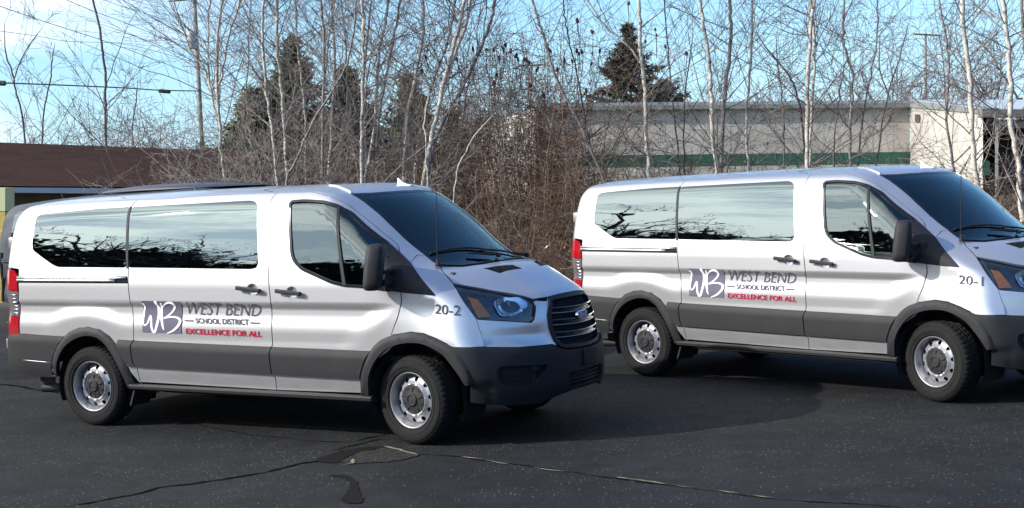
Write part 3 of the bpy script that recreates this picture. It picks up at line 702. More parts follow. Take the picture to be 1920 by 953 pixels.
    strip2('door_cladding',gf,arx,clad,lambda x:rock(x)+.012,fd,M['plastic'],bevoff(clad))
    # rear cladding (bumper side)
    ar=lambda z:float(np.interp(z,[.42,.504,.610,.717,.80],[-.44,-.434,-.404,-.334,-.25]))
    L=[(-.80,clad(-.8)),(-.6,clad(-.6)),(-.4,clad(-.4)),(ar(.80)-.01,clad(-.27)),(ar(.717),.717),(ar(.61),.61),(ar(.5),.504),(ar(.42),.425),(-.62,.425),(-.775,.435),(xedge(.5)+.05,.47),(xedge(.6)+.04,.60),(xedge(.7)+.035,.72),(xedge(.8)+.03,.782)]
    keep(patch('rear_bumper_side',S18,onxz(L),M['plastic'],van,offn=bevoff(clad,.05,.014),custom=False,grid=.03,thick=.02))
    m=MB();m.tube(onxz([(x,.571-(x+.777)*.045) for x in np.linspace(-.76,-.44,6)])+np.array([0,-.0155,0]),.0045,6);m.tube(onxz([(x,.442-(x+.722)*.03) for x in np.linspace(-.74,-.40,6)])+np.array([0,-.014,0]),.0045,6)
    keep(m.build('trim_line',M['steel'],RIGHT[-1],True))
    # between arch and sliding door
    L=[(.36,clad(.36)),(gr(.77)-.006,clad(.5)),(gr(.727)-.006,.727),(gr(.59)-.006,.59),(gr(.54)-.006,.545),(.455,.545),(.40,.64),(.345,.72)]
    keep(patch('quarter_cladding',S18,onxz(L),M['plastic'],qp,offn=bevoff(clad),custom=False,grid=.026,seg=.026,thick=.012))
    # ---- wheel arch trims
    for a,b,pp in((A3('arch_ro'),A3('arch_ri'),qp),(A3('arch_fo'),A3('arch_fi'),fe)):
        a=onxz(a[:,[0,2]]);b=onxz(b[:,[0,2]])
        a[-1][2]=b[-1][2]=min(a[-1][2],b[-1][2])
        def archoff(P,v2,a=a,b=b):
            da=np.min(np.linalg.norm(P[:,None]-dens(catmull(a,4),.01)[None],axis=2),1);db=np.min(np.linalg.norm(P[:,None]-dens(catmull(b,4),.01)[None],axis=2),1)
            t=da/(da+db+1e-6);return .008+.022*ss(0,.35,t)
        o2=np.concatenate([catmull(a,3),catmull(b,3)[::-1]])
        keep(patch('wheel_arch_trim',S18,o2,M['plastic'],pp,offn=archoff,custom=False,grid=.022,seg=.022,thick=.05))
    # wheel housing liners
    for cx,r0 in((0.02,.405),(3.33,.425)):
        V=[];F=[];n=26
        for i in range(n+1):
            a=math.pi*(-.12+1.24*i/n)
            for y in(-.985,-.62):V.append((cx+r0*math.cos(a),y,.36+r0*math.sin(a)))
        for i in range(n):F.append((2*i,2*i+1,2*i+3,2*i+2))
        for i in range(n+1):V.append((cx+r0*math.cos(math.pi*(-.12+1.24*i/n)),-.62,.36+r0*math.sin(math.pi*(-.12+1.24*i/n))))
        F.append(tuple(range(2*n+2,3*n+3)))
        keep(mk('wheel_liner',V,F,M['black'],van,True))
    # ---- rocker (silver) under the doors is door skin; black step below
    P=[(x,np.interp(x,[.45,2.95],[.388,.372])) for x in np.linspace(.46,2.94,26)]
    m=MB()
    for i in range(len(P)-1):
        (x0,z0),(x1,z1)=P[i],P[i+1]
        prof=[(-.985,.006),(-1.022,.000),(-1.030,-.012),(-1.026,-.034),(-.985,-.052),(-.90,-.052)]
        V=[(x0,y,z0+d) for y,d in prof]+[(x1,y,z1+d) for y,d in prof];k=len(prof)
        m.add(V,[(j,j+1,k+j+1,k+j) for j in range(k-1)]+([tuple(range(k))] if i==0 else [])+([tuple(range(k,2*k))] if i==len(P)-2 else []))
    keep(m.build('side_step',M['plastic'],van,angle=35))
    # front of rocker end by arch
    # ---- tail lamp
    zz=lambda a,b,n=5:[a+(b-a)*i/n for i in range(n+1)]
    def tlx(z):return float(np.interp(z,[.79,1.2,1.36,1.385],[-.803,-.776,-.79,-.85]))
    def lamp(z0,z1,mat,nm,par,off=.006):
        L=[(tlx(z)-.003,z) for z in zz(z0,z1)]+[(xedge(z)+.012,z) for z in zz(z1,z0)]
        return keep(patch(nm,S18,onxz(L),mat,par,off=off,thick=.03,grid=.04))
    t=lamp(.79,.955,M['red'],'tail_light',van)
    lamp(.960,1.185,M['clearlens'],'lamp_lens',t,.003);lamp(1.19,1.375,M['red'],'lamp_lens',t)
    m=MB()
    for i in range(6):
        z=.99+i*.033;P=onxz([(-.865,z),(-.80,z)])+np.array([0,-.006,0]);m.tube(P,.006,6)
    keep(m.build('lamp_ribs',M['chrome'],t,True))
    # hinges at the rear
    for z,h in((.70,.09),(1.615,.10)):
        m=MB();x=xedge(z)-.045 if z<1 else xedge(z)-.04
        p=onxz([(xedge(z)-.005,z)])[0];m.box((p[0]-.035,p[1]+.035,z),(.06,.022,h),.006);keep(m.build('door_hinge',M['steel'],van,angle=40))
    # ================= mirrored side
    MAP={}
    for o in list(RIGHT):
        par=MAP.get(o.parent.name,o.parent) if o.parent else None
        if o.name in REG:
            V,F,mat,nl,sm=REG[o.name];V2=np.asarray(V)*np.array([1,-1,1]);F2=[list(x)[::-1] for x in F];nl2=None
            if nl is not None:
                nl2=[];i=0
                for x in F:
                    k=len(x);nl2+=[np.asarray(n_)*np.array([1,-1,1]) for n_ in nl[i:i+k][::-1]];i+=k
            c=mk(o.name.split('.')[0],V2,F2,o.data.materials[0],par,True,nl2)
        else: c=mirror_obj(o,par)
        MAP[o.name]=c
        if c.name.startswith('door_mirror'):c.location=(-.30,-.16,-.03)   # folded in on the far side
    # ================= centre pieces
    mir=lambda P:np.concatenate([np.asarray(P),(np.asarray(P)*np.array([1,-1,1]))[::-1]])
    # roof + pillars
    wside=A3('ws_side').copy();wside=TW.to3(TW.to2(wside))
    ptop=A3('pil_seam')
    edge=[*seam_between(-.92,3.10),*on([fdf[1]]),*ch35([ptop[0],ptop[2]])]
    back=[wside[6],wside[5],wside[4],wside[3],wside[2],wside[1],wside[0]]
    topc=[(2.600,-.60,1.97),(2.66,-.471,1.97),(2.72,-.25,1.97),(2.745,0,1.97)]
    roof=mir(edge+back+topc[:-1]+[topc[-1]])
    roof=np.array(edge+back+topc);roof=np.concatenate([roof,(roof*np.array([1,-1,1]))[::-1][1:]])
    rear_c=[(-.92,y,1.9) for y in(.45,.2,-.2,-.45)]
    rf=patch('roof',ChartT(20),np.concatenate([TT.to3(TT.to2(roof)),TT.to3(TT.to2(np.array(rear_c)))]),PM,van,grid=.06,gap=.002)
    # roof details: ditch mouldings, cross seam, shark fin antenna
    for sgn in(1,-1):
        P=catmull([(2.16,-.36,2),(2.30,-.46,2),(2.43,-.560,2),(2.575,-.640,2)],5)*np.array([1,sgn,1]) if True else 0
        Q=TT.to3(TT.to2(P))+np.array([0,0,.003]);m=MB();m.tube(Q,[.004]+[.011]*(len(Q)-2)+[.006],8);m.build('roof_moulding',PM,rf,True)
    P=TT.to3(np.array([(1.62+.10*(1-(y/.74)**2)+.25*max(0,abs(y)-.60)/.14*(1),y) for y in np.linspace(-.735,.735,40)]))
    m=MB();m.tube(P+np.array([0,0,-.0012]),.0035,6);m.build('roof_seam',M['black'],rf,True)
    m=MB();b0=TT.to3(np.array([[2.545,.24]]))[0]
    for s_ in(0,):
        prof=[(-.10,.0,.030),(-.05,.012,.034),(.0,.035,.030),(.03,.062,.018),(.045,.070,.010)]
        V=[];n=12
        for x,h,w in prof:
            for k in range(n):
                a=math.pi*k/(n-1);V.append((b0[0]-x-.03,b0[1]+w*math.cos(a),b0[2]-.004+max(h,.004)*math.sin(a)**.8))
        for i in range(len(prof)-1):
            for k in range(n-1):m.F.append((i*n+k,i*n+k+1,(i+1)*n+k+1,(i+1)*n+k))
        m.V=V;m.F.append(tuple(range((len(prof)-1)*n,len(prof)*n)))
    m.build('roof_antenna',M['decal_white'],van,True)
    # rear end
    rp=[];
    for z in(.80,1.0,1.3,1.6,1.8,1.9):
        p=onxz([(xedge(z),z)])[0];rp.append((p[0],p[1],p[2]))
    rp.append((-.92,-.70,1.957))
    rp=np.array(rp);loop=np.concatenate([rp[:, [1,2]],[( -.35,1.99),(0,1.995),(.35,1.99)],(rp*[1,-1,1])[::-1][:,[1,2]]])
    rd=patch('rear_door',RR,loop,PM,van,is2d=True,gap=.003,holes=[rnd(np.array([(-.74,1.42),(-.04,1.42),(-.04,1.84),(-.68,1.84)]),.04),rnd(np.array([(.04,1.42),(.74,1.42),(.68,1.84),(.04,1.84)]),.04)])
    for s_ in(1,-1):
        patch('window_pane',RR,rnd(np.array([(-.742,1.418),(-.038,1.418),(-.038,1.842),(-.682,1.842)])*[s_,1],.04),M['glass_dark'],rd,is2d=True,off=-.003,thick=.004)
    rb=np.array([(-.90,.44),(-.89,.78),(-.5,.79),(.5,.79),(.89,.78),(.90,.44),(0,.40)])
    patch('rear_bumper',RR,rb,M['plastic'],van,is2d=True,off=.016,thick=.08)
    # windscreen
    half=[*wside[:9]]
    wb=[(3.405,-.655,1.39),(3.52,-.52,1.38),(3.585,-.33,1.38),(3.612,-.12,1.385),(3.616,0,1.385)]
    out=np.array([*topc[::-1][:],*half,*wb]);out=np.concatenate([out,(out*[1,-1,1])[::-1][1:-1]])
    out=TW.to3(TW.to2(out))
    wsn=patch('windscreen',TW,out,M['glass_ws'],van,off=-.003,thick=.004,grid=.06,gap=.001)
    # dark border of the glass
    o2=TW.to2(out);
    if area(o2)<0:o2=o2[::-1]
    patch('windscreen_border',TW,inset(dens(o2,.03),.001),M['gloss_black'],wsn,holes=[inset(dens(o2,.03),.030)],is2d=True,off=-.0015,thick=.0)
    # cowl
    cow=[(3.396,-.668,1.39),(3.50,-.545,1.38),(3.565,-.35,1.38),(3.592,-.12,1.38),(3.597,0,1.38)]
    cf=[(3.66,0,1.38),(3.655,-.12,1.38),(3.628,-.35,1.38),(3.565,-.55,1.38),(3.43,-.70,1.38)]
    c_=np.array(cow+cf);
    c_=TT.to3(np.concatenate([np.array(cow)[:, :2],(np.array(cow)[:-1,:2]*[1,-1])[::-1],(np.array(cf)[:,:2]*[1,-1])[::-1],np.array(cf)[1:,:2]]))
    patch('cowl',TT,c_,M['black'],van,off=-.012,thick=.02)
    # hood
    hr=[*cf[::1]];hr=[(3.645,0),(3.638,-.12),(3.612,-.35),(3.548,-.555),(3.425,-.700)]
    hp=[(3.481,-.765),(3.606,-.822),(3.708,-.761),(3.875,-.650),(3.99,-.560),(4.070,-.490),(4.108,-.455),(4.150,-.36),(4.166,-.31),(4.179,-.238),(4.192,-.12),(4.197,0)]
    hh=np.array(hr+hp);full=np.concatenate([hh,(hh*[1,-1])[::-1][1:-1]])
    v1=A3('vent1')[:,:2];vh=[];vL=[]
    for s_ in(1,-1):
        q=rnd(v1*np.array([1,s_]),.012);vh.append(q)
    P3=TT.to3(full)
    TH=ChartT(12)
    def hoodoff(P,v2):
        y=np.abs(P[:,1]);return .010*ss(.46,.36,y)*ss(3.62,3.8,P[:,0])-.003
    hd=patch('bonnet',TH,P3,PM,van,holes=[TH.to2(TT.to3(q)) for q in vh] if False else [TT.to3(q) for q in vh],gap=G_,offn=hoodoff,custom=False,grid=.035)
    for q in vh:
        vp=patch('bonnet_vent',TT,q,M['black'],hd,is2d=True,off=-.012,thick=.01,mirror=False)
        m=MB();c=q.mean(0)
        for i in range(7):
            t_=(i+.5)/7;a_=v1[0]*(1-t_)+v1[3]*t_;b_=v1[1]*(1-t_)+v1[2]*t_;sg=np.sign(c[1])*-1
            pp=TT.to3(np.array([[a_[0],a_[1]*sg],[b_[0],b_[1]*sg]]));m.tube(pp+np.array([0,0,-.003]),.0045,6)
        for k_ in(.25,.5,.75):
            a_=v1[0]*(1-k_)+v1[1]*k_;b_=v1[3]*(1-k_)+v1[2]*k_;pp=TT.to3(np.array([[a_[0],a_[1]*sg],[b_[0],b_[1]*sg]]));m.tube(pp+np.array([0,0,-.002]),.004,6)
        m.build('vent_louvre',M['plastic'],hd)
    # fascia between bonnet and bumper
    HL=A3('hl');g0=[(4.166,-.312,1.103),(4.196,-.400,.975),(4.212,-.413,.882),(4.243,-.394,.772),(4.262,-.372,.735)]
    f_=[(3.910,-.895,.773),(3.834,-.879,.986),(3.845,-.872,.978),(4.034,-.680,.947),(4.132,-.549,.925),(4.150,-.52,.95),(4.132,-.452,1.075),(4.118,-.452,1.090),(4.172,-.350,1.078),*g0,(4.242,-.422,.748),(4.086,-.706,.752)]
    for s_ in(1,-1):
        fs=patch('front_fascia',CC,CC.to3(CC.to2(np.array(f_)*[1,s_,1])),PM,van,grid=.035,gap=.002,
            offn=lambda P,v2:.010*ss(.93,.80,P[:,2])*0-.012*ss(.90,.865,P[:,2])*ss(.765,.80,P[:,2])*ss(.42,.52,np.abs(P[:,1]))*(1-ss(.865,.89,P[:,2])),custom=False)
        # headlight
        hl=rnd(CC.to2(CC.to3(CC.to2(HL*np.array([1,s_,1])))),.012)
        hlm=patch('headlight',CC,inset(hl,.002),M['hl_back'],van,is2d=True,off=-.030,thick=.05)
        patch('amber_reflector',CC,CC.to2(A3('amber')*np.array([1,s_,1])),M['amber'],hlm,is2d=True,off=-.010,thick=.01)
        bo=rnd(CC.to2(A3('bowl')*np.array([1,s_,1])),.03)
        cb=bo.mean(0)
        def bowlf(P,v2,cb=cb):
            d=np.hypot((v2[:,0]-cb[0])/.13,(v2[:,1]-cb[1])/.08);return -.006-.042*(1-np.clip(d,0,1)**2)
        patch('reflector_bowl',CC,bo,M['reflector'],hlm,is2d=True,offn=bowlf,custom=False,grid=.018,thick=.004)
        m=MB();cc=CC.to3(cb[None])[0];nn=gradn(cc[None])[0]
        m.lathe([],3)
        o_=cc-nn*.030
        m.box(o_+np.array([-.03,s_*-.0,-.0]),(.05,.012,.10),.004);m.build('reflector_fin',M['steel'],hlm,angle=40)
        patch('lens',CC,inset(hl,.003),M['glass_lamp'],hlm,is2d=True,off=.001,thick=.003)
    # grille
    gh=[(4.197,0,1.112),(4.179,-.238,1.108),(4.166,-.318,1.098),(4.196,-.398,.975),(4.212,-.411,.882),(4.243,-.392,.772),(4.269,-.355,.724),(4.288,-.300,.704),(4.32,-.10,.694),(4.325,0,.692)]
    gg=np.array(gh);gg=np.concatenate([gg,(gg*[1,-1,1])[::-1][1:-1]]);g2=rnd(CC.to2(gg),.02)
    if area(g2)<0:g2=g2[::-1]
    gr_=patch('grille',CC,g2,M['bumper'],van,holes=[inset(g2,.028)],is2d=True,off=.014,thick=.06)
    patch('grille_back',CC,inset(g2,.01),M['black'],gr_,is2d=True,off=-.045,thick=0)
    def gw(z):return float(np.interp(z,[.70,.77,.88,.975,1.098],[.30,.375,.39,.378,.31]))
    for z,h in((1.005,.052),(.912,.050),(.815,.050)):
        Y=np.linspace(-gw(z),gw(z),22)
        zc=lambda y:z
        def zl(y):return z-.010*(1-(y/.4)**2)
        rows=[(.020,h*.5),(.024,h*.35),(.006,-h*.1),(.020,-h*.32),(.022,-h*.42),(.008,-h*.5),(-.03,-h*.5)]
        V=[]
        for y in Y:
            for o_,dz in rows:
                x=float(Xf(np.array(y),np.array(z)))+o_-.008;V.append((x,y,zl(y)+dz))
        k=len(rows);F=[(i*k+j,i*k+j+1,(i+1)*k+j+1,(i+1)*k+j) for i in range(len(Y)-1) for j in range(k-1)]
        mi=[1 if j in(3,) else 0 for i in range(len(Y)-1) for j in range(k-1)]
        mk('grille_bar',V,F,None,gr_,False,mats=[M['gloss_black'],M['bar_edge']],mi=mi)
    m=MB()
    for y in np.linspace(-.36,.36,25):
        x=float(Xf(np.array(y),np.array(.9)))
        m.tube([(float(Xf(np.array(y),np.array(z_)))-.028,y,z_) for z_ in(.73,.8,.95,1.08)],.006,5)
    m.build('grille_ribs',M['bumper'],gr_)
    # badge: blue oval, chrome ring, white script
    xb=float(Xf(np.array(0.),np.array(.945)))+.028
    m=MB();th=np.linspace(0,2*np.pi,41)[:-1]
    def oval(rx,rz,x0,x1):
        V=[(x0,rx*math.cos(a),.945+rz*math.sin(a)) for a in th]+[(x1,rx*.94*math.cos(a),.945+rz*.94*math.sin(a)) for a in th];n=len(th)
        return V,[(i,(i+1)%n,n+(i+1)%n,n+i) for i in range(n)]+[tuple(range(n,2*n))]
    m.add(*oval(.092,.039,xb-.02,xb));bd=m.build('badge',M['chrome'],gr_)
    m=MB();m.add(*oval(.082,.031,xb-.01,xb+.003));m.build('badge_field',M['blue'],bd)
    V,F=fonttext('Ford',.01,.25);lo,hi=V.min(0),V.max(0);V=(V-(lo+hi)/2)/(hi[0]-lo[0])*.115
    mk('badge_script',[(xb+.0045,v[0],.945+v[1]*.95) for v in V],F,M['decal_white'],bd,False)
    # bumper
    bt=[(3.643,-1.014,.802),(3.696,-1.012,.782),(3.910,-.897,.768),(4.086,-.706,.748),(4.235,-.430,.742),(4.258,-.385,.712),(4.289,-.307,.690),(4.322,-.10,.680),(4.325,0,.678)]
    bb=[(4.315,0,.385),(4.30,-.22,.380),(4.283,-.29,.372),(4.233,-.404,.351),(4.154,-.55,.312),(3.933,-.873,.326),(3.81,-.973,.350),(3.812,-.98,.49),(3.847,-.977,.508),(3.823,-.988,.592),(3.787,-.999,.661),(3.729,-1.01,.744)]
    bp=np.array(bt[::1]+bb);b2=CC.to2(bp);b2=np.concatenate([b2[:],(b2*[-1,1])[::-1][0:]])
    # rebuild as one closed loop: right side top -> centre -> left side ... -> bottom centre -> right
    r_top=CC.to2(np.array(bt));r_bot=CC.to2(np.array(bb))
    loop=np.concatenate([r_top,(r_top*[-1,1])[::-1][1:],(r_bot*[-1,1])[::-1],r_bot[1:]])
    loop=np.concatenate([r_top,(r_top*[-1,1])[::-1][1:],(r_bot[1:]*[-1,1])[::-1],r_bot])
    fog=rnd(CC.to2(A3('fog')),.02);lg=rnd(CC.to2(np.array([(4.30,-.30,.515),(4.324,.0,.525),(4.30,.30,.515),(4.29,.30,.44),(4.30,.24,.40),(4.31,0,.405),(4.30,-.24,.40),(4.29,-.30,.44)])),.015)
    def boff(P,v2):
        z=P[:,2];y=np.abs(P[:,1]);o_=.010+.022*ss(.765,.735,z)*ss(3.85,4.15,P[:,0])
        o_-=.035*ss(.535,.50,z)*(1-ss(.30,.42,y))*0
        o_+=.012*ss(.40,.46,y)*ss(.62,.5,z)*0-.018*ss(.50,.485,z)*ss(3.98,3.93,P[:,0])
        return o_
    bu=patch('front_bumper',CC,loop,M['bumper'],van,holes=[fog,fog*[-1,1],lg],is2d=True,offn=boff,custom=False,grid=.03,thick=.05)
    for s_ in(1,-1):
        ff=fog*[s_,1]
        fg=patch('fog_recess',CC,inset(ff if area(ff)>0 else ff[::-1],-.004),M['bumper'],bu,is2d=True,offn=lambda P,v2:-.022+0*P[:,0],custom=False,thick=0)
        c=ff.mean(0);q=(ff-c)*[.72,.62]+c
        patch('fog_cover',CC,q,M['gloss_black'],fg,is2d=True,off=-.012,thick=.012)
    lw=patch('lower_grille',CC,lg if area(lg)>0 else lg[::-1],M['black'],bu,is2d=True,off=-.03,thick=0)
    m=MB()
    for z in(.487,.455,.425):
        m.tube([(float(Xf(np.array(y),np.array(z)))+.004,y,z) for y in np.linspace(-.285,.285,9)],.0075,6)
    m.build('lower_grille_bar',M['bumper'],lw)
    xl=float(Xf(np.array(0.),np.array(.61)))+.036
    m=MB();m.box((xl,0,.612),(.014,.235,.135),.006);m.box((xl-.006,0,.560),(.03,.20,.012),.003)
    for y in(-.07,.07):m.box((xl+.008,y,.655),(.008,.018,.012),.003)
    m.build('plate_bracket',M['black'],bu,angle=40)
    # wipers
    for (x0,y0,x1,y1) in((3.56,-.42,3.40,.16+.0),(3.575,.30,3.52,-.0)) if False else ((3.575,-.02,3.385,-.50),(3.56,.52,3.50,.02)):
        a=TT.to3(np.array([[x0,y0]]))[0];P=TT.to3(np.array([[x0+(x1-x0)*t,y0+(y1-y0)*t] for t in np.linspace(0,1,9)]))+np.array([.0,0,.028])
        P[0]+=[0,0,.01];m=MB();m.tube(P[:6],[.013,.012,.010,.008,.007,.006],6);m.box(a+np.array([0,0,.025]),(.04,.035,.035),.01)
        e=P[5];d=(P[5]-P[0]);d/=np.linalg.norm(d)
        B_=TT.to3(np.array([[ (x0+x1)/2-.08*0+(x1-x0)*(t-.15)*1.25*.8-.03,(y0+y1)/2+(y1-y0)*(t-.5)*1.5] for t in np.linspace(0,1,9)]))+np.array([-.0,0,.014])
        m.tube(B_,.008,6);m.build('wiper',M['black'],van)
    # whip antenna on the fender
    m=MB();m.tube([(3.42,-.735,1.378),(3.42,-.735,1.392),(3.418,-.733,1.41),(3.416,-.73,1.44)],[.022,.021,.012,.006],10)
    pts=[(3.416-.000*k,-.73+.0005*k,1.44+.53*k/40) for k in range(41)];rr=[.0042 if k%2 else .0034 for k in range(41)]
    m.tube(pts,rr,6);m.build('whip_antenna',M['black'],van)
    # underbody, exhaust, mud flaps
    m=MB();m.box((1.55,0,.40),(5.0,1.30,.22));m.box((1.6,0,.34),(2.2,1.7,.08));m.box((1.65,0,.60),(5.1,1.25,.06));m.box((1.68,0,.50),(2.35,1.84,.14))
    m.box((0,0,.35),(.12,1.6,.12));m.box((3.3,0,.33),(.12,1.5,.10));m.box((4.0,0,.50),(.35,1.2,.25))
    m.build('underbody',M['black'],van)
    m=MB();P=[(-.15,-.70,.33),(-.40,-.74,.30),(-.66,-.80,.292),(-.745,-.815,.29)];m.tube(P,.040,16,False);m.tube([P[-1],(-.55,-.785,.292)],.033,16,False)
    m.build('exhaust_pipe',M['bumper'],van,angle=50)
    for s_ in(1,-1):
        m=MB();m.box((.46,s_*-.86,.29),(.02,.24,.20),.004,Matrix.Rotation(.35,3,'Y'));m.build('mud_flap',M['black'],van)
    # interior
    it=MB();it.box((1.3,0,.66),(4.3,1.7,.04));it.build('cabin_floor',M['interior'],van)
    m=MB();m.box((3.22,0,1.16),(.50,1.62,.30),.08);m.box((3.30,0,1.30),(.55,1.5,.06),.02);ds_=m.build('dashboard',M['interior'],van,angle=40)
    for x,ys in((2.42,(-.45,.45)),(1.45,(-.55,0,.45)),(.55,(-.5,.05,.5)),(-.35,(-.5,0,.5))):
        for y in ys:
            m=MB();m.box((x+.02,y,1.02),(.50,.46,.16),.05);m.box((x-.24,y,1.34),(.13,.44,.60),.05,Matrix.Rotation(-.15,3,'Y'));m.box((x-.31,y,1.70),(.09,.26,.19),.035,Matrix.Rotation(-.15,3,'Y'))
            m.box((x,y,.80),(.34,.36,.30));m.build('seat',M['seat'],van,angle=40)
    m=MB();th=np.linspace(0,2*math.pi,33);mm=Matrix.Rotation(-1.05,3,'Y')
    m.tube([tuple(mm@Vector((.19*math.cos(a),.19*math.sin(a),0))+Vector((2.93,.42,1.36))) for a in th],.014,8,False)
    m.tube([tuple(mm@Vector((-.18,0,0))+Vector((2.93,.42,1.36))),tuple(mm@Vector((.18,0,0))+Vector((2.93,.42,1.36)))],.018,6)
    m.tube([(2.93,.42,1.36),(3.1,.42,1.26)],.03,8);m.build('steering_wheel',M['black'],van)
    m=MB();m.box((2.80,0,1.80),(.03,.26,.07),.012);m.build('rear_view_mirror',M['black'],van)
    # inner liner that closes the gaps between panels
    lp=MB()
    for (x,za,zb) in((2.01,.42,1.95),(.52,.42,1.9)):
        zs=np.linspace(za,zb,16);P=onxz([(float(np.interp(z,*( [ .39,.494,.54,.701,.770,1.043,1.113,2.0],[2.013,2.010,1.988,1.978,2.007,2.012,2.015,1.95] ) )) if x>1 else gr(z) if z<.9 else float(np.interp(z,[.9,1.27,1.4,1.9],[.545,.51,.497,.455])),z) for z in zs])
        for s_ in(1,-1):
            V=[];
            for p in P:
                for dx in(-.035,.035):V.append((p[0]+dx,(p[1]+.034)*s_,p[2]))
            lp.add(V,[(2*i,2*i+1,2*i+3,2*i+2) for i in range(len(P)-1)])
    lp.build('door_pillar',M['black'],van)
    for x,sd_ in((0,1),(0,-1)):build_wheel(van,(x,-.872*sd_,.352),-sd_)
    for sd_ in(1,-1):build_wheel(van,(3.3,-.872*sd_,.352),-sd_,R(-11))
    return van
# ------------------------------------------------------------------ camera
CAMP=np.array([0,0,2.0345]);f_px=2863.5
fw=np.array([0,math.cos(.0484434),-math.sin(.0484434)]);up0=np.array([0,math.sin(.0484434),math.cos(.0484434)]);rt0=np.array([1.,0,0])
ro=-.0339396;rt=math.cos(ro)*rt0+math.sin(ro)*up0;up=-math.sin(ro)*rt0+math.cos(ro)*up0
cam=bpy.data.cameras.new('camera');co=bpy.data.objects.new('camera',cam);link(co);sc.camera=co
cam.sensor_width=36;cam.lens=36*f_px/1920;cam.clip_end=2000;cam.clip_start=.1
co.matrix_world=Matrix(((rt[0],up[0],-fw[0],0),(rt[1],up[1],-fw[1],0),(rt[2],up[2],-fw[2],CAMP[2]),(0,0,0,1)))
# ------------------------------------------------------------------ light
EL,AZ=28,15   # sun elevation, direction the light travels (from +x towards +y)
sd=bpy.data.lights.new('sun','SUN');sd.energy=4.6;sd.angle=R(.5);sd.color=(1,.955,.89);so=bpy.data.objects.new('sun',sd);link(so)
tr=Vector((math.cos(R(EL))*math.cos(R(AZ)),math.cos(R(EL))*math.sin(R(AZ)),-math.sin(R(EL))))
so.rotation_euler=tr.to_track_quat('-Z','Y').to_euler()
w=bpy.data.worlds.new('World');sc.world=w;w.use_nodes=True;nt=w.node_tree
for n in list(nt.nodes):nt.nodes.remove(n)
sky=nt.nodes.new('ShaderNodeTexSky');sky.sky_type='NISHITA';sky.sun_disc=False;sky.sun_elevation=R(EL)
tosun=-tr;sky.sun_rotation=math.atan2(tosun.x,tosun.y);sky.altitude=200;sky.air_density=1.25;sky.dust_density=.1;sky.ozone_density=1.0
tc=nt.nodes.new('ShaderNodeTexCoord')
mp=nt.nodes.new('ShaderNodeMapping');mp.inputs['Scale'].default_value=(1.0,1.0,3.0);nt.links.new(tc.outputs['Generated'],mp.inputs['Vector'])
n1=noise(nt,2.1,7,mp.outputs['Vector'],.58,.35)
sx=nt.nodes.new('ShaderNodeSeparateXYZ');nt.links.new(tc.outputs['Generated'],sx.inputs[0])
# more cloud towards the left (-x), clear at the right
def math_(op,a,b,c=None):
    n=nt.nodes.new('ShaderNodeMath');n.operation=op
    for k,v_ in enumerate((a,b,c)):
        if v_ is None: continue
        if hasattr(v_,'links'): nt.links.new(v_,n.inputs[k])
        else: n.inputs[k].default_value=v_
    return n.outputs[0]
dp=nt.nodes.new('ShaderNodeVectorMath');dp.operation='DOT_PRODUCT';nt.links.new(tc.outputs['Generated'],dp.inputs[0]);dp.inputs[1].default_value=tuple(tosun)
near=math_('POWER',math_('MAXIMUM',dp.outputs['Value'],0.),5.)
ma=math_('MULTIPLY_ADD',sx.outputs['X'],-.92,n1.outputs['Fac'])
cr=ramp(nt,ma,[(.70,(0,0,0)),(.86,(1,1,1))])
n2=noise(nt,3.3,6,mp.outputs['Vector'],.55,.4)
gap=ramp(nt,n2.outputs['Fac'],[(.40,(.45,.45,.45)),(.52,(1,1,1))])
fac=math_('MULTIPLY',cr.outputs['Color'],gap.outputs['Color'])
lum=math_('MULTIPLY_ADD',near,17.,8.0)
cl=nt.nodes.new('ShaderNodeVectorMath');cl.operation='SCALE';cl.inputs[0].default_value=(.97,1.0,1.05);nt.links.new(lum,cl.inputs['Scale'])
cc=nt.nodes.new('ShaderNodeMix');cc.data_type='RGBA';nt.links.new(fac,cc.inputs['Factor'])
hs=nt.nodes.new('ShaderNodeMix');hs.data_type='RGBA';hs.blend_type='MULTIPLY';hs.inputs['Factor'].default_value=1;nt.links.new(sky.outputs['Color'],hs.inputs['A']);hs.inputs['B'].default_value=(.60,.88,1.28,1)
hz=nt.nodes.new('ShaderNodeMapRange');nt.links.new(sx.outputs['Z'],hz.inputs['Value']);hz.inputs['From Min'].default_value=-.02;hz.inputs['From Max'].default_value=.13;hz.inputs['To Min'].default_value=.75;hz.inputs['To Max'].default_value=0
hm_=nt.nodes.new('ShaderNodeMix');hm_.data_type='RGBA';nt.links.new(hz.outputs[0],hm_.inputs['Factor']);nt.links.new(hs.outputs['Result'],hm_.inputs['A']);hm_.inputs['B'].default_value=(2.8,4.9,7.4,1)
nt.links.new(hm_.outputs['Result'],cc.inputs['A']);nt.links.new(cl.outputs[0],cc.inputs['B'])
bg=nt.nodes.new('ShaderNodeBackground');bg.inputs['Strength'].default_value=.13;nt.links.new(cc.outputs['Result'],bg.inputs['Color'])
wo=nt.nodes.new('ShaderNodeOutputWorld');nt.links.new(bg.outputs[0],wo.inputs['Surface'])
vs=sc.view_settings;vs.view_transform='Standard';vs.look='None';vs.gamma=1;vs.exposure=.5;vs.use_curve_mapping=False
sc.render.engine='CYCLES';sc.cycles.max_bounces=8;sc.cycles.transparent_max_bounces=16;sc.cycles.caustics_reflective=False;sc.cycles.caustics_refractive=False
def at(px,py,Y):
    d=fw+(px-960)/f_px*rt-(py-476.5)/f_px*up;return CAMP+d*(Y/d[1])
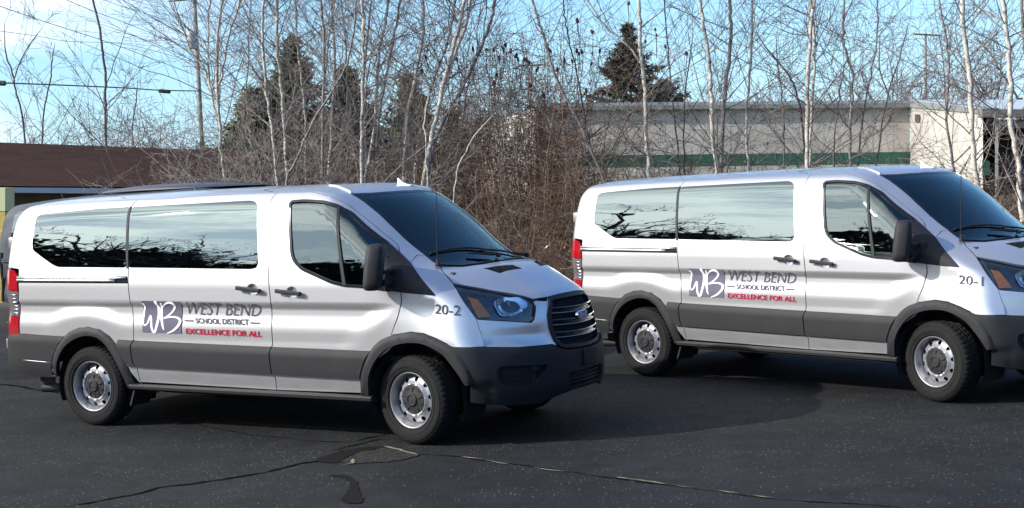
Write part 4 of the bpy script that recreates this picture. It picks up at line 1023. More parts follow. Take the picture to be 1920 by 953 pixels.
# ------------------------------------------------------------------ ground
EDGE=[(-70,27.4),(-10,27.3),(-5.2,26.9),(-3.4,24.6),(-1.2,22.4),(.6,20.2),(2.2,19.5),(5,19.9),(9,20.6),(14,20.4),(22,19),(60,17)]
EX=np.array(EDGE)
def terr(x,y):
    d=y-np.interp(x,EX[:,0],EX[:,1])
    left=ss(-4.5,-8,x)
    h=1.15*ss(.3,11,d)+.35*ss(11,28,d)+2.0*ss(40,130,d)
    n=.05*np.sin(x*1.7+y*.9)+.04*np.sin(x*.8-y*1.9+1)
    return -.03+h*(1-.75*left)+n*ss(.2,2,d)
m=MB();n=len(EDGE);m.add([(x,y-.0,0) for x,y in EDGE]+[(60,-40,0),(-70,-40,0)],[tuple(range(n))[::-1]+(n+1,n)])
ml,nt,out=newmat('worn_asphalt')
b=nd(nt,'ShaderNodeBsdfPrincipled',Roughness=.86);b.inputs['Specular IOR Level'].default_value=.22
v=mapping(nt)
big=noise(nt,.55,5,v,.6);fine=noise(nt,42,7,v,.78);mid=noise(nt,3.2,6,v,.7)
c1=ramp(nt,fine.outputs['Fac'],[(.36,(.0025,.0028,.0032)),(.66,(.0225,.0238,.0255))])
c2=ramp(nt,mid.outputs['Fac'],[(.3,(.5,.5,.5)),(.7,(1.5,1.5,1.45))])
c3=ramp(nt,big.outputs['Fac'],[(.35,(.72,.70,.72)),(.65,(1.35,1.36,1.32))])
mx=nd(nt,'ShaderNodeMix',data_type='RGBA',blend_type='MULTIPLY');mx.inputs['Factor'].default_value=1
nt.links.new(c1.outputs['Color'],mx.inputs['A']);nt.links.new(c2.outputs['Color'],mx.inputs['B'])
mx2=nd(nt,'ShaderNodeMix',data_type='RGBA',blend_type='MULTIPLY');mx2.inputs['Factor'].default_value=1
nt.links.new(mx.outputs['Result'],mx2.inputs['A']);nt.links.new(c3.outputs['Color'],mx2.inputs['B'])
# pale aggregate showing through: small voronoi specks, denser in patches
vo=nd(nt,'ShaderNodeTexVoronoi',Scale=36.0);nt.links.new(v,vo.inputs['Vector'])
vr=ramp(nt,vo.outputs['Distance'],[(.15,(1,1,1)),(.25,(0,0,0))])
pn0=noise(nt,1.1,5,mapping(nt,(.7,1.6,1)),.65);pn=ramp(nt,pn0.outputs['Fac'],[(.38,(.42,.42,.42)),(.62,(.80,.80,.80))]);
sepc=nt.nodes.new('ShaderNodeSeparateColor');nt.links.new(vo.outputs['Color'],sepc.inputs[0])
th=nt.nodes.new('ShaderNodeMath');th.operation='MULTIPLY';nt.links.new(sepc.outputs[0],th.inputs[0]);nt.links.new(pn.outputs['Color'],th.inputs[1])
tr_=ramp(nt,th.outputs[0],[(.44,(0,0,0)),(.56,(1,1,1))])
sp=nt.nodes.new('ShaderNodeMath');sp.operation='MULTIPLY';nt.links.new(vr.outputs['Color'],sp.inputs[0]);nt.links.new(tr_.outputs['Color'],sp.inputs[1])
mx3=nd(nt,'ShaderNodeMix',data_type='RGBA');nt.links.new(sp.outputs[0],mx3.inputs['Factor']);nt.links.new(mx2.outputs['Result'],mx3.inputs['A']);mx3.inputs['B'].default_value=(.21,.21,.19,1)
nt.links.new(mx3.outputs['Result'],b.inputs['Base Color'])
bp=nd(nt,'ShaderNodeBump',Strength=.8,Distance=.012);nt.links.new(fine.outputs['Fac'],bp.inputs['Height']);nt.links.new(bp.outputs['Normal'],b.inputs['Normal'])
nt.links.new(b.outputs[0],out.inputs['Surface'])
lot=m.build('asphalt_lot',ml);lot['kind']='structure'
# flip up if needed
if lot.data.polygons[0].normal.z<0:lot.data.flip_normals()
# terrain sheet
gx=np.concatenate([np.linspace(-900,-80,14),np.arange(-70,70,1.0),np.linspace(80,900,14)])
gy=np.concatenate([np.linspace(-300,-40,8),np.linspace(-30,14,10),np.arange(16,60,.7),np.linspace(62,140,20),np.linspace(170,1500,12)])
X_,Y_=np.meshgrid(gx,gy);Z_=terr(X_,Y_);Z_=np.where(Y_<np.interp(X_,EX[:,0],EX[:,1])+.8,np.minimum(Z_,-.03),Z_)
V=np.stack([X_.ravel(),Y_.ravel(),Z_.ravel()],-1);nx=len(gx);ny=len(gy)
I,J=np.meshgrid(np.arange(nx-1),np.arange(ny-1));q=(J*nx+I).ravel();Q=np.stack([q,q+1,q+1+nx,q+nx],-1)
mg,nt,out=newmat('leaf_strewn_ground')
b=nd(nt,'ShaderNodeBsdfPrincipled',Roughness=.95);v=mapping(nt)
a1=noise(nt,9,7,v,.7);r1=ramp(nt,a1.outputs['Fac'],[(.25,(.035,.024,.016)),(.5,(.10,.066,.042)),(.62,(.19,.125,.07)),(.8,(.06,.035,.022))])
a2=noise(nt,3,6,v,.7);r2=ramp(nt,a2.outputs['Fac'],[(.3,(.045,.07,.022)),(.7,(.085,.12,.038))])
sx_=nt.nodes.new('ShaderNodeSeparateXYZ');nt.links.new(v,sx_.inputs[0])
mr=nd(nt,'ShaderNodeMapRange');mr.inputs['From Min'].default_value=35;mr.inputs['From Max'].default_value=39;nt.links.new(sx_.outputs['Y'],mr.inputs['Value'])
mx=nd(nt,'ShaderNodeMix',data_type='RGBA');nt.links.new(mr.outputs[0],mx.inputs['Factor']);nt.links.new(r1.outputs['Color'],mx.inputs['A']);nt.links.new(r2.outputs['Color'],mx.inputs['B'])
nt.links.new(mx.outputs['Result'],b.inputs['Base Color'])
bp=nd(nt,'ShaderNodeBump',Strength=1,Distance=.05);nt.links.new(a1.outputs['Fac'],bp.inputs['Height']);nt.links.new(bp.outputs['Normal'],b.inputs['Normal'])
nt.links.new(b.outputs[0],out.inputs['Surface'])
gr=mk_np('ground',V,Q,mg);gr['kind']='structure'
# cracks, the worn sandy patch and stains of the lot
def gpt(px,py,z=.004):
    d=fw+(px-960)/f_px*rt-(py-476.5)/f_px*up;p=CAMP+d*((z-CAMP[2])/d[2]);return p
rng=np.random.default_rng(5)
def ribbon(name,pts,w,mat,z=.004,jag=.02,seg=.07):
    P=np.array([gpt(*p,z) for p in pts]);P=dens_open(P,seg);n=len(P)
    t=np.gradient(P,axis=0);t/=np.linalg.norm(t,axis=1,keepdims=True)+1e-9;nn=np.stack([-t[:,1],t[:,0],0*t[:,0]],-1)
    off=np.cumsum(rng.normal(0,jag*.5,n));off-=np.linspace(off[0],off[-1],n);ww=w*rng.uniform(.35,1.5,n);ww[0]=ww[-1]=.002
    A_=P+nn*(off+ww/2)[:,None];B_=P+nn*(off-ww/2)[:,None];V=np.concatenate([A_,B_])
    o=mk(name,V,[(i,i+1,n+i+1,n+i) for i in range(n-1)],mat,None,False)
    if o.data.polygons[0].normal.z<0:o.data.flip_normals()
    o['kind']='structure';return o
def dens_open(P,h):
    o=[]
    for a,b in zip(P[:-1],P[1:]):
        n=max(1,int(np.linalg.norm(b-a)/h))
        for k in range(n):o.append(a+(b-a)*k/n)
    o.append(P[-1]);return np.array(o)
crk=simple('crack_dark',(.004,.004,.004),.95,spec=.03);sand=simple('sandy_grit',(.20,.165,.10),.95,0,.5,60,.6,120);stain=simple('tar_stain',(.0095,.0085,.008),.9,0,.2,20,spec=.08)
def pale(name,c,thr):
    m,nt,out=newmat(name);b=nd(nt,'ShaderNodeBsdfPrincipled',Roughness=.95);b.inputs['Specular IOR Level'].default_value=.12;v=mapping(nt)
    n_=noise(nt,38,6,v,.75);r=ramp(nt,n_.outputs['Fac'],[(thr,(.014,.015,.016)),(thr+.12,c)]);nt.links.new(r.outputs['Color'],b.inputs['Base Color']);nt.links.new(b.outputs[0],out.inputs['Surface']);return m
sandp=pale('worn_patch',(.066,.061,.046),.49)
ribbon('crack',[(120,950),(250,928),(300,915),(400,903),(500,885),(560,870),(615,862)],.036,crk)
ribbon('crack',[(612,862),(645,845),(720,842),(760,838)],.016,crk)
ribbon('crack',[(620,845),(650,838),(700,826),(722,822)],.016,crk)
ribbon('crack',[(665,828),(690,821),(715,817),(735,812)],.028,crk)
ribbon('crack',[(0,720),(40,725),(66,730)],.05,crk);ribbon('crack',[(66,730),(110,738),(125,742)],.03,crk)
ribbon('crack',[(340,790),(420,806),(480,815),(580,826),(660,828)],.014,crk)
ribbon('crack',[(780,851),(860,857),(950,872),(1100,890),(1250,910),(1440,932),(1700,952)],.016,crk,.004,.02)
ribbon('crack_grit',[(720,836),(770,846),(784,853)],.030,sand,.008)
ribbon('crack_grit',[(640,872),(660,868),(662,860)],.030,sand,.008)
for a_,b_ in(((865,856),(905,860)),((908,862),(955,870)),((1000,876),(1060,884)),((1155,894),(1250,907)),((1265,909),(1300,914)),((1345,919),(1385,925)),((1410,928),(1450,933))):
    ribbon('crack_grit',[a_,((a_[0]+b_[0])/2,(a_[1]+b_[1])/2+.5),b_],.022,sand,.008,.012,.05)
def blotch(name,pts,mat,z,jag=.035):
    P=np.array([gpt(*p,z) for p in pts]);P=dens(catmull(P,4,True),.05);P[:,:2]+=rng.normal(0,jag*.35,(len(P),2));v_,f_=tri2d(P[:,:2],[],0)
    o=mk(name,[(a,b,z) for a,b in v_],f_.tolist(),mat,None,False);o['kind']='structure'
    if o.data.polygons[0].normal.z<0:o.data.flip_normals()
    return o
blotch('worn_asphalt_patch',[(640,867),(665,852),(700,843),(730,839),(765,846),(785,853),(740,864),(690,868)],sandp,.006)
blotch('worn_asphalt_patch',[(590,862),(640,846),(690,838),(720,838),(690,845),(655,855),(630,868)],stain,.005,.02)
blotch('tar_stain',[(615,892),(640,895),(655,908),(648,925),(640,940),(680,942),(672,915),(665,900),(645,890)],stain,.005,.02)
# ------------------------------------------------------------------ vans
def placevan(v,x,y,rz):v.location=(x,y,0);v.rotation_euler=(0,0,rz);return v
v2=build_van('silver passenger van numbered 20-2 parked in front of the brown roofed garage',M['paint'],'20-2')
placevan(v2,-3.2602,14.2031,-.48865)
def copy_tree(o,parent=None,swap=None,skip=()):
    if o.name.split('.')[0] in skip:return None
    c=o.copy();COL.objects.link(c);c.parent=parent
    if swap and o.type=='MESH' and any(m==swap[0] for m in o.data.materials):
        c.data=o.data.copy()
        for i,m in enumerate(c.data.materials):
            if m==swap[0]:c.data.materials[i]=swap[1]
    for ch in list(o.children):
        copy_tree(ch,c,swap,skip)
    return c
v1=copy_tree(v2,None,None,('fleet_number',));placevan(v1,2.0079,16.0825,-.79936)
v1['label']='silver passenger van numbered 20-1 parked at the right, before the green striped building'
fe=[c for c in v1.children if c.name.startswith('front_fender')]
fe=[c for c in fe if np.mean([v.co.y for v in c.data.vertices])<0][0]
place_text('fleet_number',[(*fonttext('20-1',.008),[(p[0],p[2]) for p in A3('num')])],M['decal_grey'],fe)
v3=copy_tree(v2,None,(M['paint'],M['dark_paint']),('fleet_number','lettering','logo_square','logo_letters','tail_light','roof_antenna'))
placevan(v3,-4.72,18.2,-.74);v3.rotation_euler=(0,-.014,-.74)
m=MB();n_=18
for i in range(13):
    t=i/12;h=.065*math.sin(math.pi*t)**.7+.004;hw=.62*math.sin(math.pi*(.08+.84*t))**.5
    m.V+=[(.25+2.35*t,-hw*math.cos(math.pi*k/(n_-1)),2.035+h*math.sin(math.pi*k/(n_-1))**.6) for k in range(n_)]
m.F=[(i*n_+k,i*n_+k+1,(i+1)*n_+k+1,(i+1)*n_+k) for i in range(12) for k in range(n_-1)]
m.build('roof_fairing',M['dark_paint'],v3,True)
v3['label']='dark graphite van with only its roof and rear corner showing behind the van numbered 20-2'
# ------------------------------------------------------------------ garage
def quad_obj(name,P,mat,parent=None,thick=0,dirv=None):
    P=[np.array(p,float) for p in P];V=list(P);n=len(P);F=[tuple(range(n))]
    if thick:
        d=np.array(dirv,float) if dirv is not None else np.cross(P[1]-P[0],P[2]-P[0]);d/=np.linalg.norm(d);V+=[p+d*thick for p in P];F.append(tuple(range(n,2*n))[::-1]);F+=[(i,(i+1)%n,n+(i+1)%n,n+i) for i in range(n)]
    mb=MB();mb.add(V,F);return mb.build(name,mat,parent)
UP=np.array([.034,0,.9994])
def shingle():
    m,nt,out=newmat('brown_shingles');b=nd(nt,'ShaderNodeBsdfPrincipled',Roughness=.95);b.inputs['Specular IOR Level'].default_value=.1
    v=mapping(nt,(1,1,1));br=nd(nt,'ShaderNodeTexBrick');br.inputs['Scale'].default_value=1;br.inputs['Mortar Size'].default_value=.012
    br.inputs['Brick Width'].default_value=.30;br.inputs['Row Height'].default_value=.14;br.inputs['Color1'].default_value=(.056,.029,.022,1);br.inputs['Color2'].default_value=(.034,.019,.016,1);br.inputs['Mortar'].default_value=(.030,.017,.013,1)
    br.offset=.37;br.squash=1.6;br.squash_frequency=3
    nt.links.new(v,br.inputs['Vector']);n_=noise(nt,40,5,v);r=ramp(nt,n_.outputs['Fac'],[(.3,(.6,.6,.6)),(.7,(1.5,1.4,1.3))])
    mx=nd(nt,'ShaderNodeMix',data_type='RGBA',blend_type='MULTIPLY');mx.inputs['Factor'].default_value=1;nt.links.new(br.outputs['Color'],mx.inputs['A']);nt.links.new(r.outputs['Color'],mx.inputs['B'])
    s_=nt.nodes.new('ShaderNodeSeparateXYZ');nt.links.new(v,s_.inputs[0])
    def mt(op,a,c):
        n=nt.nodes.new('ShaderNodeMath');n.operation=op;nt.links.new(a,n.inputs[0]);n.inputs[1].default_value=c;return n.outputs[0]
    wob=noise(nt,3,3,v);ad=nt.nodes.new('ShaderNodeMath');ad.operation='MULTIPLY_ADD';nt.links.new(wob.outputs['Fac'],ad.inputs[0]);ad.inputs[1].default_value=.05;nt.links.new(s_.outputs['Y'],ad.inputs[2])
    fr=mt('FRACT',mt('DIVIDE',ad.outputs[0],.14),0);rr_=ramp(nt,fr,[(.0,(.22,.20,.20)),(.22,(.9,.9,.9))])  # shadow line along each shingle row, painted into the colour
    m3=nd(nt,'ShaderNodeMix',data_type='RGBA',blend_type='MULTIPLY');m3.inputs['Factor'].default_value=1;nt.links.new(mx.outputs['Result'],m3.inputs['A']);nt.links.new(rr_.outputs['Color'],m3.inputs['B'])
    nt.links.new(m3.outputs['Result'],b.inputs['Base Color']);bp=nd(nt,'ShaderNodeBump',Strength=.7,Distance=.02);nt.links.new(fr,bp.inputs['Height']);nt.links.new(bp.outputs['Normal'],b.inputs['Normal'])
    nt.links.new(b.outputs[0],out.inputs['Surface']);return m
gar=empty('garage',tuple(gpt(150,585,0)),0,'low garage with brown shingle roof and grey blue gutter at the left of the lot','garage')
gar.matrix_world=Matrix.Translation(gar.location);bpy.context.view_layer.update()
gl=np.array(gar.location)
L=lambda p:np.array(p)-gl
e0,e1=at(-700,342,26),at(495,353,29);r0,r1=at(-700,242,30.5),at(470,284,33.5)
# roof slab with its own axes so that shingle rows run along the eave
ex=(e1-e0)/np.linalg.norm(e1-e0);ey=(r0-e0);ey-=ex*ey.dot(ex);ey/=np.linalg.norm(ey);ez=np.cross(ex,ey)
def inframe(name,pts,mat,thick,parent):
    Rm=np.stack([ex,ey,ez],1);V=[tuple(Rm.T@(np.array(p)-e0)) for p in pts];n=len(V);V2=[(a,b,c-thick) for a,b,c in V]
    mb=MB();mb.add(V+V2,[tuple(range(n)),tuple(range(n,2*n))[::-1]]+[(i,(i+1)%n,n+(i+1)%n,n+i) for i in range(n)]);o=mb.build(name,mat,parent)
    o.matrix_local=Matrix.Translation(Vector(e0-gl))@Matrix(Rm.tolist()).to_4x4();return o
inframe('roof',[e0,e1,r1,r0],shingle(),.06,gar)
bk=np.array([-.3,4.5,-.9]);quad_obj('roof',[L(r0),L(r1),L(r1+bk),L(r0+bk)],simple('roof_back',(.05,.03,.025),.9),gar,.06,(0,-.2,-1))
gut=simple('blue_grey_gutter',(.36,.43,.50),.45,0,.06,5)
dwn=-UP
quad_obj('gutter',[L(e0+[0,-.06,0]-UP*.03),L(e1+[0,-.06,0]-UP*.03),L(e1+[0,-.06,0]-UP*.125),L(e0+[0,-.06,0]-UP*.125)],gut,gar,.10,(0,1,0))
w0,w1=e0+np.array([0,.55,0])-UP*.08,e1+np.array([-.3,.55,0])-UP*.08
quad_obj('soffit',[L(e0+[0,.05,0]-UP*.10),L(e1+[0,.05,0]-UP*.10),L(w1-UP*.03),L(w0-UP*.03)],simple('soffit_paint',(.14,.12,.11),.8),gar,.02,(0,0,-1))
wallm=simple('dark_brown_boards',(.24,.18,.135),.85,0,.2,4)
quad_obj('wall',[L(w0),L(w1),L(w1-UP*2.6),L(w0-UP*2.6)],wallm,gar,.15,(0,1,0))
quad_obj('wall',[L(w1),L(w1+[.2,4.5,0]+UP*.6),L(w1+[.4,9,0]),L(w1+[.4,9,0]-UP*2.6),L(w1-UP*2.6)],wallm,gar,.1,(-1,0,0))
ym=simple('ochre_siding',(.85,.60,.15),.8,0,.12,3,.2,30)
p0,p1=at(-500,355,25.95),at(9.5,352,26.35);q1=at(9.5,585,26.35);q0=at(-500,590,25.95)
mid0,mid1=at(-500,398,25.95),at(9.5,397,26.35)
quad_obj('wall_panel',[L(p0),L(p1),L(mid1+UP*.006),L(mid0+UP*.006)],simple('pale_ochre_siding',(.85,.83,.42),.8,0,.1,3),gar,.5,(0,1,0))
quad_obj('wall_panel',[L(mid0-UP*.006),L(mid1-UP*.006),L(q1),L(q0)],ym,gar,.5,(0,1,0))
# ------------------------------------------------------------------ commercial building
bld=empty('commercial_building',tuple(at(1360,370,50)),0,'cream stucco building with a dark green stripe and flat grey roof edge behind the trees','building')
bl=np.array(bld.location);L=lambda p:np.array(p)-bl
st=simple('cream_stucco',(.38,.35,.31),.9,0,.26,.9,.8,5);fas=simple('grey_roof_edge',(.17,.18,.175),.6,0,.1,2);fas2=simple('pale_roof_edge',(.26,.28,.27),.6,0,.1,2)
grn=simple('dark_green_stripe',(.012,.075,.050),.6,0,.12,1.5)
Yb=50
quad_obj('wall',[L(at(1004,200,Yb)),L(at(1706,198,Yb)),L(at(1706,385,Yb)),L(at(1004,388,Yb))],st,bld,.3,(0,1,0))
quad_obj('wall',[L(at(1004,202,Yb)),L(at(1004,202,Yb)+[-2.,14,0]),L(at(1004,385,Yb)+[-2.,14,0]),L(at(1004,388,Yb))],st,bld,.3,(1,0,0))
quad_obj('stripe',[L(at(1004,293,Yb-.006)),L(at(1706,285,Yb-.006)),L(at(1706,307,Yb-.006)),L(at(1004,316,Yb-.006))],grn,bld)
quad_obj('roof_edge',[L(at(1001,200,Yb-.25)),L(at(1708,193,Yb-.25)),L(at(1708,201.5,Yb-.25)),L(at(1001,207,Yb-.25))],fas,bld,.5,(0,1,0))
quad_obj('roof_edge',[L(at(1001,194,Yb-.15)),L(at(1708,187.5,Yb-.15)),L(at(1708,193,Yb-.15)),L(at(1001,200,Yb-.15))],fas2,bld,.5,(0,1,0))
# wing that comes forward on the right, its side catching the sun
c0=at(1706.5,190,Yb);wy=38.
quad_obj('wall',[L(at(1707,199,Yb)),L(at(1843,213,wy)),L(at(1843,400,wy)),L(at(1707,385,Yb))],st,bld,.3,(1,0,0))
quad_obj('stripe',[L(at(1757,314,46.2)+[-.01,0,0]),L(at(1843,300,wy)+[-.01,0,0]),L(at(1843,328,wy)+[-.01,0,0]),L(at(1800,331,42.)+[-.01,0,0])],grn,bld)
quad_obj('roof_edge',[L(at(1706,187.5,Yb-.2)),L(at(1842,204,wy-.2)),L(at(1842,213.5,wy-.2)),L(at(1706,201.5,Yb-.2))],fas,bld,.4,(1,0,0))
quad_obj('roof',[L(at(1706,187,Yb-.2)),L(at(1842,203.5,wy-.2)),L(at(2300,208,wy-.2)),L(at(2300,187,Yb-.2))],simple('pale_metal_roof',(.42,.46,.46),.5,0,.08,1),bld,.05,(0,0,-1))
quad_obj('roof_edge',[L(at(1842,205,wy-.3)),L(at(2300,208,wy-.3)),L(at(2300,224,wy-.3)),L(at(1842,220,wy-.3))],simple('brown_fascia',(.13,.12,.11),.6),bld,.4,(0,1,0))
quad_obj('wall',[L(at(1843,219,wy)),L(at(1872,219,wy)),L(at(1872,410,wy)),L(at(1843,410,wy))],simple('grey_pilaster',(.42,.40,.36),.9,0,.1,1),bld,.5,(0,1,0))
quad_obj('stripe',[L(at(1843,300,wy-.01)),L(at(1856,302,wy-.01)),L(at(1856,330,wy-.01)),L(at(1843,328,wy-.01))],grn,bld)
quad_obj('wall',[L(at(1872,224,wy)),L(at(2300,224,wy)),L(at(2300,242,wy)),L(at(1872,240,wy))],simple('grey_lintel',(.27,.26,.24),.9,0,.1,1),bld,.5,(0,1,0))
quad_obj('entrance_wall',[L(at(1872,240,wy+1.6)),L(at(2300,240,wy+1.6)),L(at(2300,410,wy+1.6)),L(at(1872,410,wy+1.6))],simple('dark_entrance',(.03,.032,.04),.5),bld,.1,(0,1,0))
for i,x in enumerate((1896,1950,2010)):
    quad_obj('door_frame',[L(at(x,242,wy+1.2)),L(at(x+7,242,wy+1.2)),L(at(x+7,410,wy+1.2)),L(at(x,410,wy+1.2))],simple('brown_frame',(.14,.11,.10),.6) if i==0 else bpy.data.materials['brown_frame'],bld,.1,(0,1,0))
pf=at(1722,213,48.6);quad_obj('wall_lamp',[L(at(1727,214,48.7)+[-.02,0,0]),L(at(1736,215,47.9)+[-.02,0,0]),L(at(1736,229,47.9)+[-.02,0,0]),L(at(1727,229,48.7)+[-.02,0,0])],simple('bronze_lamp',(.07,.05,.045),.5),bld,.18,(-1,0,0))
# ------------------------------------------------------------------ tubes in bulk (trees, brush)
def tubes(paths,sides=4):
    """paths: list of (pts Nx3, radii N) -> vertices, quads"""
    V=[];Q=[];b=0
    by={}
    for P,r in paths: by.setdefault(len(P),[]).append((P,r))
    ang=np.linspace(0,2*np.pi,sides+1)[:-1]
    for n,L_ in by.items():
        P=np.array([p for p,_ in L_],np.float32);r=np.array([x for _,x in L_],np.float32);k=len(L_)
        t=np.gradient(P,axis=1) if n>1 else P;t/=np.linalg.norm(t,axis=2,keepdims=True)+1e-9
        ref=np.where(np.abs(t[...,2:3])>.9,np.array([1,0,0.]),np.array([0,0,1.]))
        ref=np.broadcast_to(np.where(np.abs(t[:,:1,2:3])>.8,np.array([1.,0,0]),np.array([0,0,1.])),t.shape)
        u=np.cross(t,ref);u/=np.linalg.norm(u,axis=2,keepdims=True)+1e-9;w_=np.cross(t,u)
        ring=P[:,:,None]+(u[:,:,None]*np.cos(ang)[:,None]+w_[:,:,None]*np.sin(ang)[:,None])*r[:,:,None,None]
        V.append(ring.reshape(-1,3));i=np.arange(k)[:,None,None]*n*sides+np.arange(n-1)[None,:,None]*sides;a=np.arange(sides)
        q=np.stack(np.broadcast_arrays(i+a,i+(a+1)%sides,i+sides+(a+1)%sides,i+sides+a),-1).reshape(-1,4)+b
        Q.append(q);b+=k*n*sides
    return np.concatenate(V),np.concatenate(Q)
def bark(name,c0,c1,c2,scale=14,st=(1,1,.35),dark=.36):
    m,nt,out=newmat(name);b=nd(nt,'ShaderNodeBsdfPrincipled',Roughness=.85);v=mapping(nt,(1,1,st[2]*4))
    n_=noise(nt,scale,6,v,.7);r=ramp(nt,n_.outputs['Fac'],[(dark,c0),(dark+.1,c1),(.7,c2)]);nt.links.new(r.outputs['Color'],b.inputs['Base Color'])
    bp=nd(nt,'ShaderNodeBump',Strength=.6,Distance=.01);nt.links.new(n_.outputs['Fac'],bp.inputs['Height']);nt.links.new(bp.outputs['Normal'],b.inputs['Normal'])
    nt.links.new(b.outputs[0],out.inputs['Surface']);return m
BP=bark('pale_bark',(.10,.08,.065),(.44,.395,.33),(.60,.55,.47),9)
BG=bark('grey_bark',(.06,.05,.045),(.22,.19,.17),(.33,.29,.26),9)
BD=bark('dark_bark',(.03,.022,.024),(.085,.065,.066),(.14,.11,.11),9)
TW1=bark('pale_twigs',(.07,.055,.052),(.19,.16,.145),(.34,.30,.27),14)
TW2=bark('brown_twigs',(.03,.022,.02),(.095,.068,.058),(.17,.125,.105),20)
TWF=bark('far_twigs',(.09,.075,.08),(.17,.14,.145),(.24,.205,.21),4)
def wander(p,d,L_,n,r,curv,upb=0.,rng=rng):
    """a curved twig: n points"""
    d=np.array(d,float);d/=np.linalg.norm(d);P=[np.array(p,float)];s=L_/(n-1)
    for i in range(n-1):
        d=d+rng.normal(0,curv,3)+np.array([0,0,upb]);d/=np.linalg.norm(d);P.append(P[-1]+d*s)
    return np.array(P),np.linspace(r,r*.35,n)
def grow(paths,p,d,L_,r,lvl,rng,curv=.14,upb=.06,kids=(7,5,3),seg=(8,6,4),ratio=.5,rmin=.0022):
    P,rr=wander(p,d,L_,seg[min(lvl,len(seg)-1)],r,curv,upb,rng);paths.append((P,np.maximum(rr,rmin)))
    if lvl>=len(kids):return
    n=kids[lvl]
    for k in range(n):
        t=rng.uniform(.15,1);i=min(int(t*(len(P)-1)),len(P)-2);q=P[i]+(P[i+1]-P[i])*rng.random()
        dd=P[i+1]-P[i];dd/=np.linalg.norm(dd);s_=rng.normal(0,1,3);s_-=dd*s_.dot(dd);s_/=np.linalg.norm(s_)
        a=rng.uniform(.5,1.0);nd_=dd*math.cos(a)+s_*math.sin(a)
        grow(paths,q,nd_,L_*ratio*rng.uniform(.5,1.15),max(r*.5*(1-.4*t),rmin),lvl+1,rng,curv,upb,kids,seg,ratio,rmin)
def tree(name,stems,Y,label,trunkm,twigm,seed,br=9,blen=(.9,2.7),group='bare young trees behind the vans',zmin=1.0,ext=2.5,kids=(7,2),side=0,up=(.35,1.0),rbr=.011,cat='tree',rmin=.0026):
    """stems: list of (px polyline, px width). top of the polyline goes up out of the picture"""
    rg=np.random.default_rng(seed);base=None;TP=[];BR=[]
    for si,(pl,wpx) in enumerate(stems):
        P=np.array([at(x,y,Y+ (.0 if si==0 else .15*si)) for x,y in pl[::-1]]);r0=wpx/2/f_px*Y*.86
        if si==0:
            g=terr(P[0][0],P[0][1]);
            if P[0][2]>g:
                d=P[0]-P[1];d/=abs(d[2])+1e-6;d[:2]=np.clip(d[:2],-.12,.12);P=np.concatenate([[P[0]+d*(P[0][2]-g+.05)],P])
            base=P[0].copy()
        # go on above the frame
        if pl[0][1]<=6:
            d=P[-1]-P[-2];d/=np.linalg.norm(d);P=np.concatenate([P,[P[-1]+(d+[rg.normal(0,.05),0,.05])*ext*.5,P[-1]+(d+[rg.normal(0,.08),0,.1])*ext]])
        C=catmull(P,5);C[1:-1,:2]+=rg.normal(0,.008,(len(C)-2,2));h=np.linspace(0,1,len(C));rr=r0*np.interp(h,[0,.8,1],[1.12,.85,.25 if pl[0][1]<=6 else .2])
        TP.append((C,rr))
        Ls=np.cumsum(np.r_[0,np.linalg.norm(np.diff(C,axis=0),axis=1)])
        nb=int(br*.66*Ls[-1])
        for _ in range(nb):
            s_=rg.uniform(.0,Ls[-1]);i=min(np.searchsorted(Ls,s_),len(C)-1);p=C[i]
            if p[2]-base[2]<zmin:continue
            a=rg.uniform(0,2*np.pi);u=rg.uniform(*up);d=np.array([math.cos(a),math.sin(a)*.8,u])
            L_=rg.uniform(*blen)*(1-.45*max(0,(s_/Ls[-1]-.5))*1.2)
            grow(BR,p,d,L_,min(rbr,rr[min(i,len(rr)-1)]*.45),0,rg,.085,.03,kids,(10,6,4),.38,rmin*Y/24)
    e=empty(name,tuple(base),0,label,cat,group)
    V,Q=tubes(TP,9);mk_np('trunk',V-base,Q,trunkm,e)
    if BR:
        V,Q=tubes(BR,3);mk_np('crown',V-base,Q,twigm,e)
    return e
# ------------------------------------------------------------------ trees traced trunk by trunk
T=lambda *a:list(a)
def TR(stems,Y,where,kind,seed,**k):
    tm,tw={'p':(BP,TW1),'g':(BG,TW1),'d':(BD,TW2),'m':(BP,TW2)}[kind]
    tree('bare_tree',stems,Y,where,tm,tw,seed,**k)
TR([([(417,0),(408,73),(406,147),(409,191),(412,240),(417,302),(424.6,347)],6.5),([(394,0),(391,44),(391,141),(402,200),(408,215)],5),([(451,0),(432,58.8),(420.5,117.5),(410,176),(410,200)],5),([(323.5,0),(338,38),(355.8,91),(385,132),(402.8,188)],4)],25.5,'bare tree of four stems in front of the utility pole, over the garage roof end','p',1,br=8,blen=(1.0,3.2),side=-1)
TR([([(494.5,0),(492.5,68),(498,158.7),(509.6,241.8),(520.9,350)],6.5)],24.5,'slim pale tree bending left, left of the evergreen top above the van','p',2)
TR([([(520,0),(520,75.6),(526.6,151),(532,226.7),(540.5,345)],8)],25,'pale tree rising straight in front of the large evergreen top','p',3)
TR([([(553,0),(558.7,94),(568,170),(573.8,264),(573,350)],5)],26,'thin pale tree just right of the evergreen top','p',4)
TR([([(600,0),(608.5,75.6),(606,189),(604,350)],6),([(628,0),(621,40),(614,110),(607,180)],3)],24.5,'upright grey tree with a thin second stem above the front door of the 20-2 van','g',5)
TR([([(621,0),(626.7,80),(627,150),(622,230),(615.3,350)],6)],27,'upright pale tree where the leaning stem crosses, over the front door of van 20-2','p',6)
TR([([(668,0),(664,50),(655,100),(641.8,139.8),(588.9,226.7),(551,313.6),(536,350)],5)],23.5,'pale sapling leaning strongly from lower left to upper right across the evergreen','g',7,br=5)
